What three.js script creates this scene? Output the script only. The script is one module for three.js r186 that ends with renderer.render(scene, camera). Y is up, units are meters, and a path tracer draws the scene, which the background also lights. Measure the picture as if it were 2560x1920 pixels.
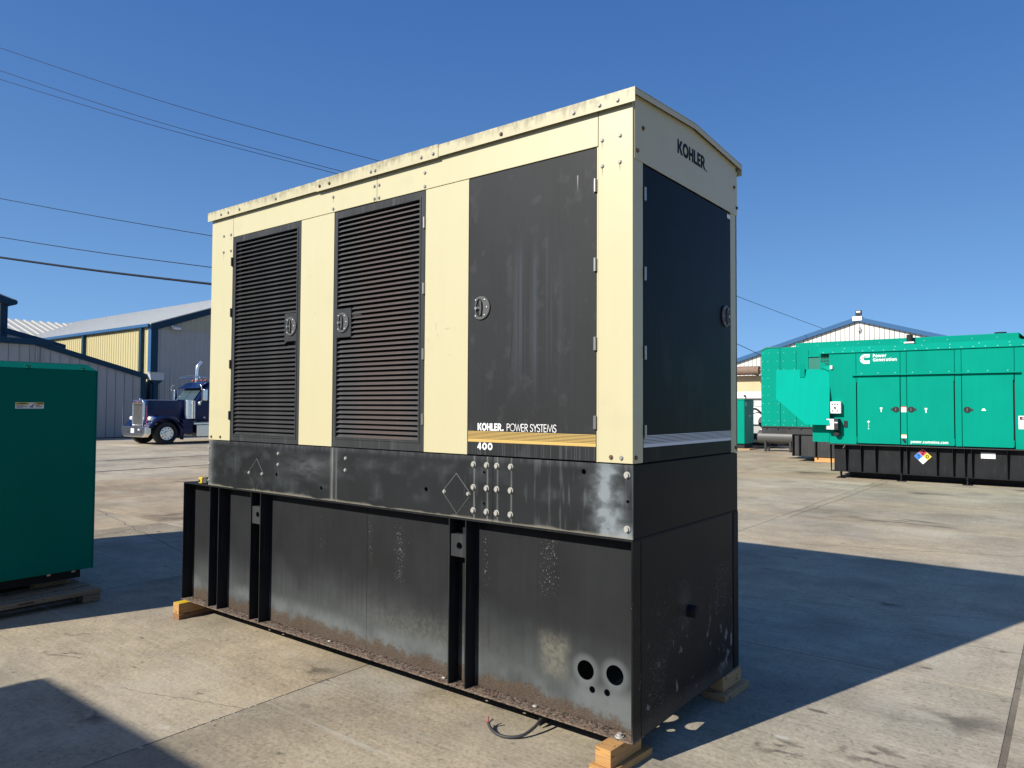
import * as THREE from 'three';
import { mergeGeometries } from 'three/addons/utils/BufferGeometryUtils.js';
import { RoundedBoxGeometry } from 'three/addons/geometries/RoundedBoxGeometry.js';
import { FontLoader } from 'three/addons/loaders/FontLoader.js';
import { TextGeometry } from 'three/addons/geometries/TextGeometry.js';

// ---------------------------------------------------------------- camera, sky, sun, exposure
const scene = new THREE.Scene();
const camera = new THREE.PerspectiveCamera(55.784, 1024 / 768, 0.1, 600);
camera.rotation.order = 'YXZ';
camera.rotation.set(0.0324, 0.659, 0.0054);
camera.position.set(1.707, 1.75, 3.17);
const EXPOSURE = 1.38;
const SUN = new THREE.Vector3(-0.466, 1, 1.455).normalize();          // direction to the sun: 33 degrees high, from front left
{
  const W = 512, H = 256, d = new Float32Array(W * H * 4);
  for (let r = 0; r < H; r++) for (let c = 0; c < W; c++) {
    const up = ((r + 0.5) / H - 0.5) * Math.PI, az = ((c + 0.5) / W - 0.5) * 2 * Math.PI;
    const x = Math.cos(az) * Math.cos(up), y = Math.sin(up), z = Math.sin(az) * Math.cos(up);
    const cs = x * SUN.x + y * SUN.y + z * SUN.z, e = Math.max(0, up) * 57.3;
    const k = Math.exp(-e / 13.5), m = 1 - Math.exp(-e / 60);
    const mid = [0.029, 0.14, 0.485], hor = [0.32, 0.64, 1.06], zen = [0.02, 0.085, 0.32];
    const ray = 0.92 + 0.16 * cs * cs, mie = 0.28 * Math.exp((cs - 1) * 14) + 0.2 * Math.exp((cs - 1) * 4);
    const o = (r * W + c) * 4;
    for (let i = 0; i < 3; i++) {
      let v = (mid[i] + (hor[i] - mid[i]) * k + (zen[i] - mid[i]) * m * 0.9) * ray + mie * [1, 0.97, 0.9][i];
      if (up < 0) v = THREE.MathUtils.lerp(v, [0.2, 0.19, 0.17][i], Math.min(1, -up * 12));
      d[o + i] = v / EXPOSURE;
    }
    d[o + 3] = 1;
  }
  const sky = new THREE.DataTexture(d, W, H, THREE.RGBAFormat, THREE.FloatType);
  sky.mapping = THREE.EquirectangularReflectionMapping; sky.magFilter = sky.minFilter = THREE.LinearFilter; sky.needsUpdate = true;
  scene.background = sky; scene.environment = sky;
}
const sun = new THREE.DirectionalLight(new THREE.Color(1, 0.955, 0.87), 4.9);
sun.name = 'sun'; sun.position.copy(SUN).multiplyScalar(60); sun.castShadow = true;
sun.shadow.mapSize.set(4096, 4096);
Object.assign(sun.shadow.camera, { left: -60, right: 60, top: 60, bottom: -60, near: 1, far: 160 });
scene.add(sun, sun.target);
const renderer = new THREE.WebGLRenderer({ antialias: true });
renderer.toneMapping = THREE.LinearToneMapping; renderer.toneMappingExposure = EXPOSURE;
renderer.shadowMap.enabled = true;

// ---------------------------------------------------------------- noise and textures
let seed = 7;
const rnd = () => { seed = (seed * 1664525 + 1013904223) >>> 0; return seed / 4294967296; };
const rr = (a, b) => a + (b - a) * rnd();
const LAT = new Float32Array(65536); for (let i = 0; i < 65536; i++) LAT[i] = rnd();
function vn(x, y, px, py, s) {                                        // value noise that repeats after px, py cells
  let ix = Math.floor(x), iy = Math.floor(y); const fx = x - ix, fy = y - iy;
  const u = fx * fx * (3 - 2 * fx), v = fy * fy * (3 - 2 * fy);
  const x0 = ((ix % px) + px) % px, x1 = (x0 + 1) % px, y0 = ((iy % py) + py) % py, y1 = (y0 + 1) % py;
  const h = (a, b) => LAT[(a * 71 + b * 1097 + s * 7919 + (a * b) % 131 * 17) & 65535];
  return (h(x0, y0) * (1 - u) + h(x1, y0) * u) * (1 - v) + (h(x0, y1) * (1 - u) + h(x1, y1) * u) * v;
}
function fb(u, v, fx, fy, oct, s) {                                   // fractal noise 0..1, u and v in 0..1
  let a = 0, w = 0.5, t = 0;
  for (let o = 0; o < oct; o++) { a += w * vn(u * fx, v * fy, fx, fy, s + o); t += w; w *= 0.5; fx *= 2; fy *= 2; }
  return a / t;
}
const sm = (a, b, x) => { const t = Math.min(1, Math.max(0, (x - a) / (b - a))); return t * t * (3 - 2 * t); };
const SRGB = new Uint8Array(4097); for (let i = 0; i <= 4096; i++) { const x = i / 4096; SRGB[i] = Math.round(255 * (x <= 0.0031308 ? 12.92 * x : 1.055 * x ** (1 / 2.4) - 0.055)); }
const ALB = 0.943;                                                    // one scale for all base colours
const enc = (x) => SRGB[Math.round(Math.min(1, Math.max(0, x)) * 4096)];
function finish(data, w, h, rep) {
  const t = new THREE.DataTexture(data, w, h, THREE.RGBAFormat, THREE.UnsignedByteType);
  t.wrapS = t.wrapT = THREE.RepeatWrapping; t.magFilter = THREE.LinearFilter; t.minFilter = THREE.LinearMipmapLinearFilter; t.generateMipmaps = true;
  if (rep) t.repeat.set(rep[0], rep[1]);
  t.needsUpdate = true; return t;
}
function colorTex(w, h, fn, rep) {                                    // fn(u, v, out) fills linear albedo
  const d = new Uint8Array(w * h * 4), c = [0, 0, 0];
  for (let y = 0; y < h; y++) for (let x = 0; x < w; x++) {
    fn((x + 0.5) / w, (y + 0.5) / h, c, x, y); const o = (y * w + x) * 4;
    d[o] = enc(c[0] * ALB); d[o + 1] = enc(c[1] * ALB); d[o + 2] = enc(c[2] * ALB); d[o + 3] = 255;
  }
  const t = finish(d, w, h, rep); t.colorSpace = THREE.SRGBColorSpace; return t;
}
function grayTex(w, h, fn, rep) {
  const d = new Uint8Array(w * h * 4);
  for (let y = 0; y < h; y++) for (let x = 0; x < w; x++) { const v = Math.round(255 * Math.min(1, Math.max(0, fn((x + 0.5) / w, (y + 0.5) / h)))), o = (y * w + x) * 4; d[o] = d[o + 1] = d[o + 2] = v; d[o + 3] = 255; }
  return finish(d, w, h, rep);
}
const std = (o) => new THREE.MeshStandardMaterial(o);
const flat = (r, g, b, rough = 0.6, metal = 0) => std({ color: new THREE.Color(r, g, b).multiplyScalar(metal > 0.5 ? 1 : ALB), roughness: rough, metalness: metal });

// ---------------------------------------------------------------- geometry helpers
const fin = (g) => { const q = g.index ? g.toNonIndexed() : g; for (const k of Object.keys(q.attributes)) if (!['position', 'normal', 'uv'].includes(k)) q.deleteAttribute(k); return q; };
function puv(g, du = 0, dv = 0, ox = 0, oy = 0, oz = 0) {             // planar uv in metres along the main normal
  const p = g.attributes.position, n = g.attributes.normal, uv = new Float32Array(p.count * 2);
  for (let i = 0; i < p.count; i++) {
    const ax = Math.abs(n.getX(i)), ay = Math.abs(n.getY(i)), az = Math.abs(n.getZ(i));
    const x = p.getX(i) - ox, y = p.getY(i) - oy, z = p.getZ(i) - oz;
    if (ay >= ax && ay >= az) { uv[i * 2] = x; uv[i * 2 + 1] = -z; } else if (az >= ax) { uv[i * 2] = x; uv[i * 2 + 1] = y; } else { uv[i * 2] = -z; uv[i * 2 + 1] = y; }
    uv[i * 2] += du; uv[i * 2 + 1] += dv;
  }
  g.setAttribute('uv', new THREE.BufferAttribute(uv, 2)); return g;
}
const B = (x0, x1, y0, y1, z0, z1, r = 0) => {
  const w = x1 - x0, h = y1 - y0, d = z1 - z0;
  const g = fin(r > 0 ? new RoundedBoxGeometry(w, h, d, 1, Math.min(r, w / 2.1, h / 2.1, d / 2.1)) : new THREE.BoxGeometry(w, h, d));
  return puv(g.translate((x0 + x1) / 2, (y0 + y1) / 2, (z0 + z1) / 2));
};
const cyl = (r0, r1, h, seg, at, axis = 'y') => {
  const g = fin(new THREE.CylinderGeometry(r0, r1, h, seg));
  if (axis === 'x') g.rotateZ(-Math.PI / 2); if (axis === 'z') g.rotateX(Math.PI / 2);
  return g.translate(...at);
};
const tube = (pts, r, seg = 40, rs = 8, closed = false) => fin(new THREE.TubeGeometry(new THREE.CatmullRomCurve3(pts.map((p) => new THREE.Vector3(...p)), closed, 'centripetal'), seg, r, rs, closed));
const shapeOf = (pts, holes = []) => { const s = new THREE.Shape(pts.map((p) => new THREE.Vector2(...p))); for (const h of holes) s.holes.push(h); return s; };
const circ = (x, y, r) => { const p = new THREE.Path(); p.absarc(x, y, r, 0, Math.PI * 2, true); return p; };
const rectHole = (x0, x1, y0, y1) => new THREE.Path([[x0, y0], [x0, y1], [x1, y1], [x1, y0]].map((p) => new THREE.Vector2(...p)));
function ex(pts, z0, z1, holes = [], bevel = 0) {                     // a prism: outline in x and y, from z0 to z1
  const s = pts instanceof THREE.Shape ? pts : shapeOf(pts, holes);
  const g = fin(new THREE.ExtrudeGeometry(s, { depth: z1 - z0 - 2 * bevel, bevelEnabled: bevel > 0, bevelThickness: bevel, bevelSize: bevel, bevelOffset: -bevel, bevelSegments: 1, curveSegments: 24 }));
  return puv(g.translate(0, 0, z0 + bevel));
}
const exX = (pts, x0, x1, holes = [], bevel = 0) => {                 // outline given as (z, y), extruded along x
  const g = ex(pts instanceof THREE.Shape ? pts : pts.map(([z, y]) => [-z, y]), x0, x1, holes, bevel).rotateY(Math.PI / 2); return puv(g);
};
const poly = (verts) => {                                            // a convex polygon in space as a two-sided face
  const p = []; for (let i = 1; i < verts.length - 1; i++) p.push(...verts[0], ...verts[i], ...verts[i + 1]);
  const g = new THREE.BufferGeometry(); g.setAttribute('position', new THREE.Float32BufferAttribute(p, 3)); g.computeVertexNormals(); return puv(g);
};
const slabPoly = (verts, t) => {                                     // a convex polygon in space given thickness t behind its normal
  const a = new THREE.Vector3(...verts[0]), n = new THREE.Vector3(...verts[1]).sub(a).cross(new THREE.Vector3(...verts[2]).sub(a)).normalize().multiplyScalar(-t);
  const back = verts.map((v) => [v[0] + n.x, v[1] + n.y, v[2] + n.z]), gs = [poly(verts), poly([...back].reverse())];
  for (let i = 0; i < verts.length; i++) { const j = (i + 1) % verts.length; gs.push(poly([verts[i], back[i], back[j], verts[j]])); }
  return join(gs);
};
const join = (gs) => { gs = gs.flat().map(fin); for (const g of gs) if (!g.attributes.uv) g.setAttribute('uv', new THREE.Float32BufferAttribute(new Float32Array(g.attributes.position.count * 2), 2)); return gs.length === 1 ? gs[0] : mergeGeometries(gs); };

// ---------------------------------------------------------------- naming
const taken = {};
const numbered = (n) => { const k = taken[n] = (taken[n] ?? -1) + 1; return k ? n + '_' + String(k).padStart(3, '0') : n; };
function thing(name, label, category, at = [0, 0, 0], group) {        // children of a thing are given in world coordinates
  const o = new THREE.Group(); o.name = numbered(name); o.position.set(...at); o.userData = { label, category };
  if (group) o.userData.group = group;
  scene.add(o); return o;
}
function part(name, g, m, parent, label) {
  const o = new THREE.Mesh(Array.isArray(g) ? join(g) : g, m); o.name = name; o.castShadow = o.receiveShadow = true;
  if (parent.isGroup && parent.parent === scene && !parent.userData.local) o.position.copy(parent.position).negate();
  if (label) o.userData.label = label;
  parent.add(o); return o;
}
function copyPart(name, g, m, parent, at, rot) {                      // alike pieces that share one geometry
  const o = part(name, g, m, parent); o.position.add(new THREE.Vector3(...at)); if (rot) o.rotation.set(...rot); return o;
}
function struct(name, g, m) { const o = new THREE.Mesh(Array.isArray(g) ? join(g) : g, m); o.name = name; o.userData.kind = 'structure'; o.castShadow = o.receiveShadow = true; scene.add(o); return o; }

// ---------------------------------------------------------------- lettering (flat strokes a hair proud of their panel)
function ribbon(pts, w) {                                            // mitred ribbon along a line of points
  const P = pts.map((p) => new THREE.Vector2(...p)), L = [], R = [];
  for (let i = 0; i < P.length; i++) {
    const a = P[Math.max(0, i - 1)], b = P[Math.min(P.length - 1, i + 1)], d1 = P[i].clone().sub(a).normalize(), d2 = b.clone().sub(P[i]).normalize();
    const d = d1.clone().add(d2).normalize(), n = new THREE.Vector2(-d.y, d.x), c = Math.max(0.45, Math.sqrt(Math.max(0, (1 + d1.dot(d2)) / 2)) || 1);
    const k = (i === 0 || i === P.length - 1) ? w / 2 : w / 2 / c;
    L.push(P[i].clone().addScaledVector(n, k)); R.push(P[i].clone().addScaledVector(n, -k));
  }
  const v = []; for (let i = 0; i < P.length - 1; i++) v.push(L[i].x, L[i].y, 0, R[i].x, R[i].y, 0, R[i + 1].x, R[i + 1].y, 0, L[i].x, L[i].y, 0, R[i + 1].x, R[i + 1].y, 0, L[i + 1].x, L[i + 1].y, 0);
  const g = new THREE.BufferGeometry(); g.setAttribute('position', new THREE.Float32BufferAttribute(v, 3)); g.computeVertexNormals(); return fin(puv(g));
}
const arc = (cx, cy, rx, ry, a0, a1, n = 20) => Array.from({ length: n + 1 }, (_, i) => { const a = (a0 + (a1 - a0) * i / n) * Math.PI / 180; return [cx + rx * Math.cos(a), cy + ry * Math.sin(a)]; });
const face = (pts, holes = []) => fin(puv(new THREE.ShapeGeometry(shapeOf(pts, holes), 20)));
const ringG = (cx, cy, rx, ry, ix, iy) => face(arc(cx, cy, rx, ry, 0, 354, 36), [new THREE.Path(arc(cx, cy, ix, iy, 360, 6, 36).map((p) => new THREE.Vector2(...p)))]);
const HEAVY = {                                                       // cap height 1: [geometries, advance]
  K: () => [[face([[0, 0], [0.24, 0], [0.24, 0.46], [0.56, 0], [0.9, 0], [0.52, 0.53], [0.84, 1], [0.54, 1], [0.24, 0.56], [0.24, 1], [0, 1]])], 0.86],
  O: () => [[ringG(0.5, 0.5, 0.5, 0.53, 0.25, 0.28)], 1.06],
  H: () => [[face([[0, 0], [0.24, 0], [0.24, 0.39], [0.54, 0.39], [0.54, 0], [0.78, 0], [0.78, 1], [0.54, 1], [0.54, 0.61], [0.24, 0.61], [0.24, 1], [0, 1]])], 0.86],
  L: () => [[face([[0, 0], [0.56, 0], [0.56, 0.21], [0.24, 0.21], [0.24, 1], [0, 1]])], 0.61],
  E: () => [[face([[0, 0], [0.58, 0], [0.58, 0.21], [0.24, 0.21], [0.24, 0.4], [0.55, 0.4], [0.55, 0.6], [0.24, 0.6], [0.24, 0.79], [0.58, 0.79], [0.58, 1], [0, 1]])], 0.66],
  R: () => [[face([[0, 0], [0.24, 0], [0.24, 0.4], [0.56, 0], [0.88, 0], [0.54, 0.42], ...arc(0.4, 0.69, 0.31, 0.31, -60, 90, 14), [0, 1]], [new THREE.Path([[0.24, 0.58], [0.24, 0.82], [0.38, 0.82], [0.44, 0.78], [0.46, 0.7], [0.44, 0.62], [0.38, 0.58]].map((p) => new THREE.Vector2(...p)))])], 0.9],
  '.': () => [[face(arc(0.16, 0.13, 0.14, 0.14, 0, 352, 20))], 0.42],
  4: () => [[face([[0.42, 0], [0.66, 0], [0.66, 0.2], [0.78, 0.2], [0.78, 0.39], [0.66, 0.39], [0.66, 1], [0.4, 1], [0, 0.36], [0, 0.2], [0.42, 0.2]], [new THREE.Path([[0.25, 0.39], [0.42, 0.66], [0.42, 0.39]].map((p) => new THREE.Vector2(...p)))])], 0.94],
  0: () => [[ringG(0.46, 0.5, 0.46, 0.52, 0.2, 0.27)], 1.06],
};
const T = 0.1, LIGHT = {
  P: () => [[ribbon([[0.05, 0], [0.05, 1]], T), ribbon([[0.09, 0.96], [0.3, 0.96], ...arc(0.3, 0.73, 0.24, 0.23, 85, -85, 12), [0.3, 0.5], [0.09, 0.5]], T)], 0.62],
  O: () => [[ringG(0.5, 0.5, 0.5, 0.52, 0.42, 0.44)], 1.04],
  W: () => [[ribbon([[0, 1], [0.28, 0.04], [0.52, 0.9], [0.76, 0.04], [1.04, 1]], T)], 1.1],
  E: () => [[ribbon([[0.5, 0.96], [0.05, 0.96], [0.05, 0.04], [0.5, 0.04]], T), ribbon([[0.09, 0.51], [0.47, 0.51]], T)], 0.62],
  R: () => [[ribbon([[0.05, 0], [0.05, 1]], T), ribbon([[0.09, 0.96], [0.28, 0.96], ...arc(0.28, 0.73, 0.24, 0.23, 85, -85, 12), [0.28, 0.5], [0.09, 0.5]], T), ribbon([[0.24, 0.47], [0.58, 0]], T)], 0.66],
  S: () => [[ribbon([...arc(0.28, 0.745, 0.22, 0.22, 20, 250, 16), [0.28, 0.5], ...arc(0.27, 0.255, 0.24, 0.23, 60, -160, 16)], T)], 0.6],
  Y: () => [[ribbon([[0, 1], [0.33, 0.46], [0.33, 0]], T), ribbon([[0.66, 1], [0.36, 0.5]], T)], 0.66],
  T: () => [[ribbon([[0, 0.96], [0.54, 0.96]], T), ribbon([[0.27, 0.92], [0.27, 0]], T)], 0.6],
  M: () => [[ribbon([[0, 0], [0.16, 0.98], [0.5, 0.08], [0.84, 0.98], [1, 0]], T)], 1.06],
  ' ': () => [[], 0.34],
};
function word(text, font, w, h) {                                     // lettering of width w and cap height h from the origin, facing +z
  const gs = []; let x = 0, k = 0;
  for (const ch of text) { const [g, adv] = font[ch](); for (const q of g) gs.push(q.translate(x, 0, (k++ % 5) * 0.00012 / h)); x += adv; }
  const g = join(gs); g.computeBoundingBox(); g.translate(-g.boundingBox.min.x, 0, 0); return g.scale(w / (g.boundingBox.max.x - g.boundingBox.min.x), h, h);
}
const bold = await new FontLoader().loadAsync('fonts/droid/droid_sans_bold.typeface.json');
function type(text, w, h) {
  const g = fin(new TextGeometry(text, { font: bold, size: 1, depth: 0.002, curveSegments: 5, bevelEnabled: false })); g.computeBoundingBox();
  const b = g.boundingBox; g.translate(-b.min.x, -b.min.y, 0); return puv(g.scale(w / (b.max.x - b.min.x), h / (b.max.y - b.min.y), 1));
}

// ---------------------------------------------------------------- materials
const mix3 = (c, r, g, b, t) => { c[0] += (r - c[0]) * t; c[1] += (g - c[1]) * t; c[2] += (b - c[2]) * t; };
const stains = Array.from({ length: 70 }, () => [rnd(), rnd(), rr(0.002, 0.009), rr(0.0015, 0.004), rr(0.25, 0.75), rnd() < 0.35 ? 1 : 0]);
const stainGrid = new Map();
for (const s of stains) { const k = Math.floor(s[0] * 16) + ',' + Math.floor(s[1] * 16); for (let a = -1; a < 2; a++) for (let b = -1; b < 2; b++) { const q = ((Math.floor(s[0] * 16) + a + 16) % 16) + ',' + ((Math.floor(s[1] * 16) + b + 16) % 16); if (!stainGrid.has(q)) stainGrid.set(q, []); stainGrid.get(q).push(s); } }
const concreteMap = colorTex(2048, 2048, (u, v, c) => {
  const big = fb(u, v, 3, 3, 5, 1), blot = fb(u, v, 9, 13, 4, 9), st = fb(u, v, 3, 150, 3, 20), st2 = fb(u, v, 12, 420, 2, 31), gr = rnd();
  const brm = fb(u, v, 300, 20, 2, 83) * sm(0.35, 0.65, big), pit = fb(u, v, 420, 420, 2, 55), mid = fb(u, v, 45, 60, 3, 66);
  let k = 1 + (big - 0.5) * 0.6 + (blot - 0.5) * 0.42 + (mid - 0.5) * 0.3 + (st - 0.5) * 0.12 + (st2 - 0.5) * 0.15 + (brm - 0.5) * 0.1 + (gr - 0.5) * 0.26 + (pit - 0.5) * 0.4; if (pit < 0.2) k *= 0.8;
  const w = (fb(u, v, 4, 5, 3, 40) - 0.5) * 0.16;
  c[0] = 0.35 * k * (1 + w * 0.8); c[1] = 0.296 * k; c[2] = 0.21 * k * (1 - w);
  const scr = fb(u, v, 5, 260, 2, 77); if (scr > 0.7) mix3(c, 0.5, 0.47, 0.4, (scr - 0.7) * 2.2 * sm(0.5, 0.62, blot));
  const dk = fb(u, v, 7, 9, 5, 60); if (dk > 0.56) mix3(c, 0.16, 0.135, 0.1, Math.min(0.4, (dk - 0.56) * 2.2)); const lt = fb(u, v, 8, 9, 5, 90); if (lt > 0.6) mix3(c, 0.48, 0.45, 0.38, Math.min(0.35, (lt - 0.6) * 1.8));
  for (const s of stainGrid.get(Math.floor(u * 16) + ',' + Math.floor(v * 16)) ?? []) {
    let du = Math.abs(u - s[0]), dv = Math.abs(v - s[1]); du = Math.min(du, 1 - du); dv = Math.min(dv, 1 - dv);
    const q = (du / s[2]) ** 2 + (dv / s[3]) ** 2 + (blot - 0.5) * 2.2;
    if (q < 1.1) s[5] ? mix3(c, 0.56, 0.53, 0.46, s[4] * sm(1.1, 0.5, q) * 0.7) : mix3(c, 0.07, 0.06, 0.05, s[4] * sm(1.1, 0.5, q));
  }
}, [1 / 7, 1 / 7]);
const concreteBump = grayTex(2048, 2048, (u, v) => 0.5 + (fb(u, v, 12, 420, 2, 31) - 0.5) * 0.35 + (fb(u, v, 380, 380, 2, 3) - 0.5) * 0.7, [1 / 7, 1 / 7]);
const slabTints = [[1, 1, 1], [1.04, 1.04, 1.04], [0.96, 0.97, 0.98], [1.02, 1.0, 0.97], [0.95, 0.935, 0.91], [1.0, 0.93, 0.84]];
const concrete = slabTints.map((c) => std({ map: concreteMap, bumpMap: concreteBump, bumpScale: 0.0025, roughness: 0.88, color: new THREE.Color(...c) }));

const creamMap = colorTex(1024, 1024, (u, v, c) => {
  const a = fb(u, v, 3, 3, 5, 5), s = fb(u, v, 40, 3, 3, 15), d = fb(u, v, 60, 60, 2, 25);
  const k = 1 + (a - 0.5) * 0.07 + (s - 0.5) * 0.035 + (rnd() - 0.5) * 0.012;
  c[0] = 0.53 * k; c[1] = 0.478 * k; c[2] = 0.288 * k * (1 + (a - 0.5) * 0.08);
  if (d > 0.78) mix3(c, 0.3, 0.26, 0.17, (d - 0.78) * 2.2 * sm(0.5, 0.65, a));
  const g = fb(u, v, 6, 9, 3, 35); if (g > 0.66) mix3(c, 0.42, 0.38, 0.25, (g - 0.66) * 1.3);
}, [1 / 1.9, 1 / 1.9]);
const M = {}, phys = (o) => new THREE.MeshPhysicalMaterial(o);
M.cream = std({ map: creamMap, roughness: 0.42 });
M.fascia = std({ roughness: 0.5, map: colorTex(2048, 128, (u, v, c) => {
  const s = fb(u, v, 260, 2, 3, 5), b = fb(u, v, 26, 2, 3, 12), f = fb(u, v, 420, 40, 2, 22);
  c[0] = 0.49; c[1] = 0.445; c[2] = 0.275;
  const top = sm(0.1, 0.95, v);
  mix3(c, 0.2, 0.165, 0.1, sm(0.42, 0.78, s * 0.55 + b * 0.45 + top * 0.12) * (0.2 + 0.5 * top) * sm(0.02, 0.25, v));
  mix3(c, 0.06, 0.05, 0.035, sm(0.56, 0.8, f * 0.6 + s * 0.4) * top * 0.6 * sm(0.35, 0.65, b));
}, [1 / 4, 1 / 0.09]) });
M.fascia.map.offset.set(0, -3.252 / 0.09);
const streak = (u, v, n, s) => fb(u, v, n, 2, 3, s);
M.tank = phys({ roughness: 0.58, specularIntensity: 0.28, map: colorTex(2048, 512, (u, v, c) => {
  const X = -4.25 + u * 4.25, Y = 0.13 + v * 0.975;
  const n = fb(u, v, 17, 4, 5, 3), s = fb(u, v, 170, 3, 3, 8), g = rnd(), fn2 = fb(u, v, 240, 60, 2, 14);
  let k = 0.019 * (1 + (n - 0.5) * 0.5 + (s - 0.5) * 0.22 + (g - 0.5) * 0.2);
  c[0] = k * 0.96; c[1] = k * 1.0; c[2] = k * 1.06;
  const chalk = sm(0.66, 0.22, Y + (n - 0.5) * 0.3) * (0.62 + 0.4 * s);
  mix3(c, 0.088, 0.097, 0.097, Math.min(0.85, chalk * 0.75));
  if (Y < 0.36) mix3(c, 0.16, 0.175, 0.175, sm(0.36, 0.26, Y + (s - 0.5) * 0.06) * 0.55 * sm(0.3, 0.7, n));
  const ol = Math.exp(-(((X + 0.53 + (n - 0.5) * 0.1) / 0.095) ** 4) - ((Y - 0.42) / 0.11) ** 4); mix3(c, 0.165, 0.155, 0.12, Math.min(0.7, ol * (0.15 + 0.5 * fn2 + 0.5 * rnd() * fn2)));
  for (const [hx, hy] of [[-0.3226, 0.388], [-0.149, 0.4]]) { const dd = Math.hypot(X - hx, Y - hy); mix3(c, 0.13, 0.145, 0.15, 0.55 * sm(0.1, 0.055, dd) + (Math.abs(X - hx) < 0.05 && Y < hy ? 0.35 * s * sm(0.05, 0.02, Math.abs(X - hx)) : 0)); }
  const ol2 = Math.exp(-(((X + 1.55) / 0.55) ** 2) - ((Y - 0.36) / 0.1) ** 2); mix3(c, 0.13, 0.128, 0.105, ol2 * 0.7 * (0.2 + 0.7 * fn2) * (0.5 + 0.9 * rnd() * fn2));
  for (const [x, w, lo, hi, d] of [[-2.0, 0.03, 0.7, 1.03, 0.64], [-1.72, 0.05, 0.62, 1.0, 0.6], [-0.55, 0.07, 0.72, 1.05, 0.62], [-2.5, 0.04, 0.7, 0.98, 0.68], [-1.0, 0.03, 0.6, 1.05, 0.66], [-2.0, 1.9, 0.45, 1.05, 0.78]]) {
    if (Math.abs(X - x) < w && Y > lo && Y < hi) { const q = vn(u * 1024, v * 170, 1024, 170, Math.round(9 + x * 7) & 31), e = 1 - Math.abs(X - x) / w, f = 1 - Math.abs((Y - lo) / (hi - lo) - 0.5) * 2; if (q > d + 0.295 - 0.1 * Math.min(1, e * 1.5) * Math.min(1, f * 2 + 0.3)) mix3(c, 0.2, 0.2, 0.195, 0.3 + 0.5 * rnd()); }
  }
  const hand = Math.exp(-(((X + 1.93) / 0.05) ** 2) - ((Y - 0.84) / 0.1) ** 2) + 0.6 * Math.exp(-(((X + 1.85) / 0.12) ** 2) - ((Y - 0.72) / 0.035) ** 2) + 0.7 * Math.exp(-(((X + 2.27) / 0.03) ** 2) - ((Y - 0.9) / 0.03) ** 2) + 0.6 * Math.exp(-(((X + 2.85) / 0.03) ** 2) - ((Y - 0.86) / 0.04) ** 2);
  mix3(c, 0.016, 0.016, 0.016, Math.min(0.75, hand * (0.4 + s)));
  const line = 0.205 + (fb(u, v, 60, 2, 3, 50) - 0.5) * 0.09 - 0.05 * sm(-0.35, 0, X), rust = sm(line + 0.035, line - 0.02, Y + (fn2 - 0.5) * 0.05);
  const rg = rnd(); mix3(c, 0.045 + rg * 0.04 + fn2 * 0.02, 0.03 + rg * 0.028 + fn2 * 0.013, 0.02 + rg * 0.018 + fn2 * 0.008, rust * (0.75 + 0.2 * fn2));
  if (rust > 0.5 && rg > 0.86) mix3(c, 0.2, 0.165, 0.13, 0.5); if (rust > 0.5 && rg < 0.12) mix3(c, 0.02, 0.014, 0.01, 0.7);
}, [1 / 4.25, 1 / 0.975]) });
M.tank.map.offset.set(1, -0.13 / 0.975);
M.rust = std({ roughness: 0.95, map: colorTex(1024, 256, (u, v, c) => {
  const n = fb(u, v, 30, 8, 4, 3), f = fb(u, v, 170, 44, 2, 9), g = rnd();
  c[0] = 0.11 + n * 0.08; c[1] = 0.078 + n * 0.06; c[2] = 0.055 + n * 0.045;
  if (f > 0.6) mix3(c, 0.3, 0.23, 0.16, (f - 0.6) * 2.4 * (0.4 + g)); if (f < 0.36) mix3(c, 0.02, 0.014, 0.01, 0.75);
  mix3(c, 0.12, 0.05, 0.03, sm(0.58, 0.8, n) * 0.6);
}, [1 / 2, 1 / 0.5]), bumpScale: 0.006, bumpMap: grayTex(512, 128, (u, v) => fb(u, v, 120, 32, 3, 9), [1 / 2, 1 / 0.5]) });
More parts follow.
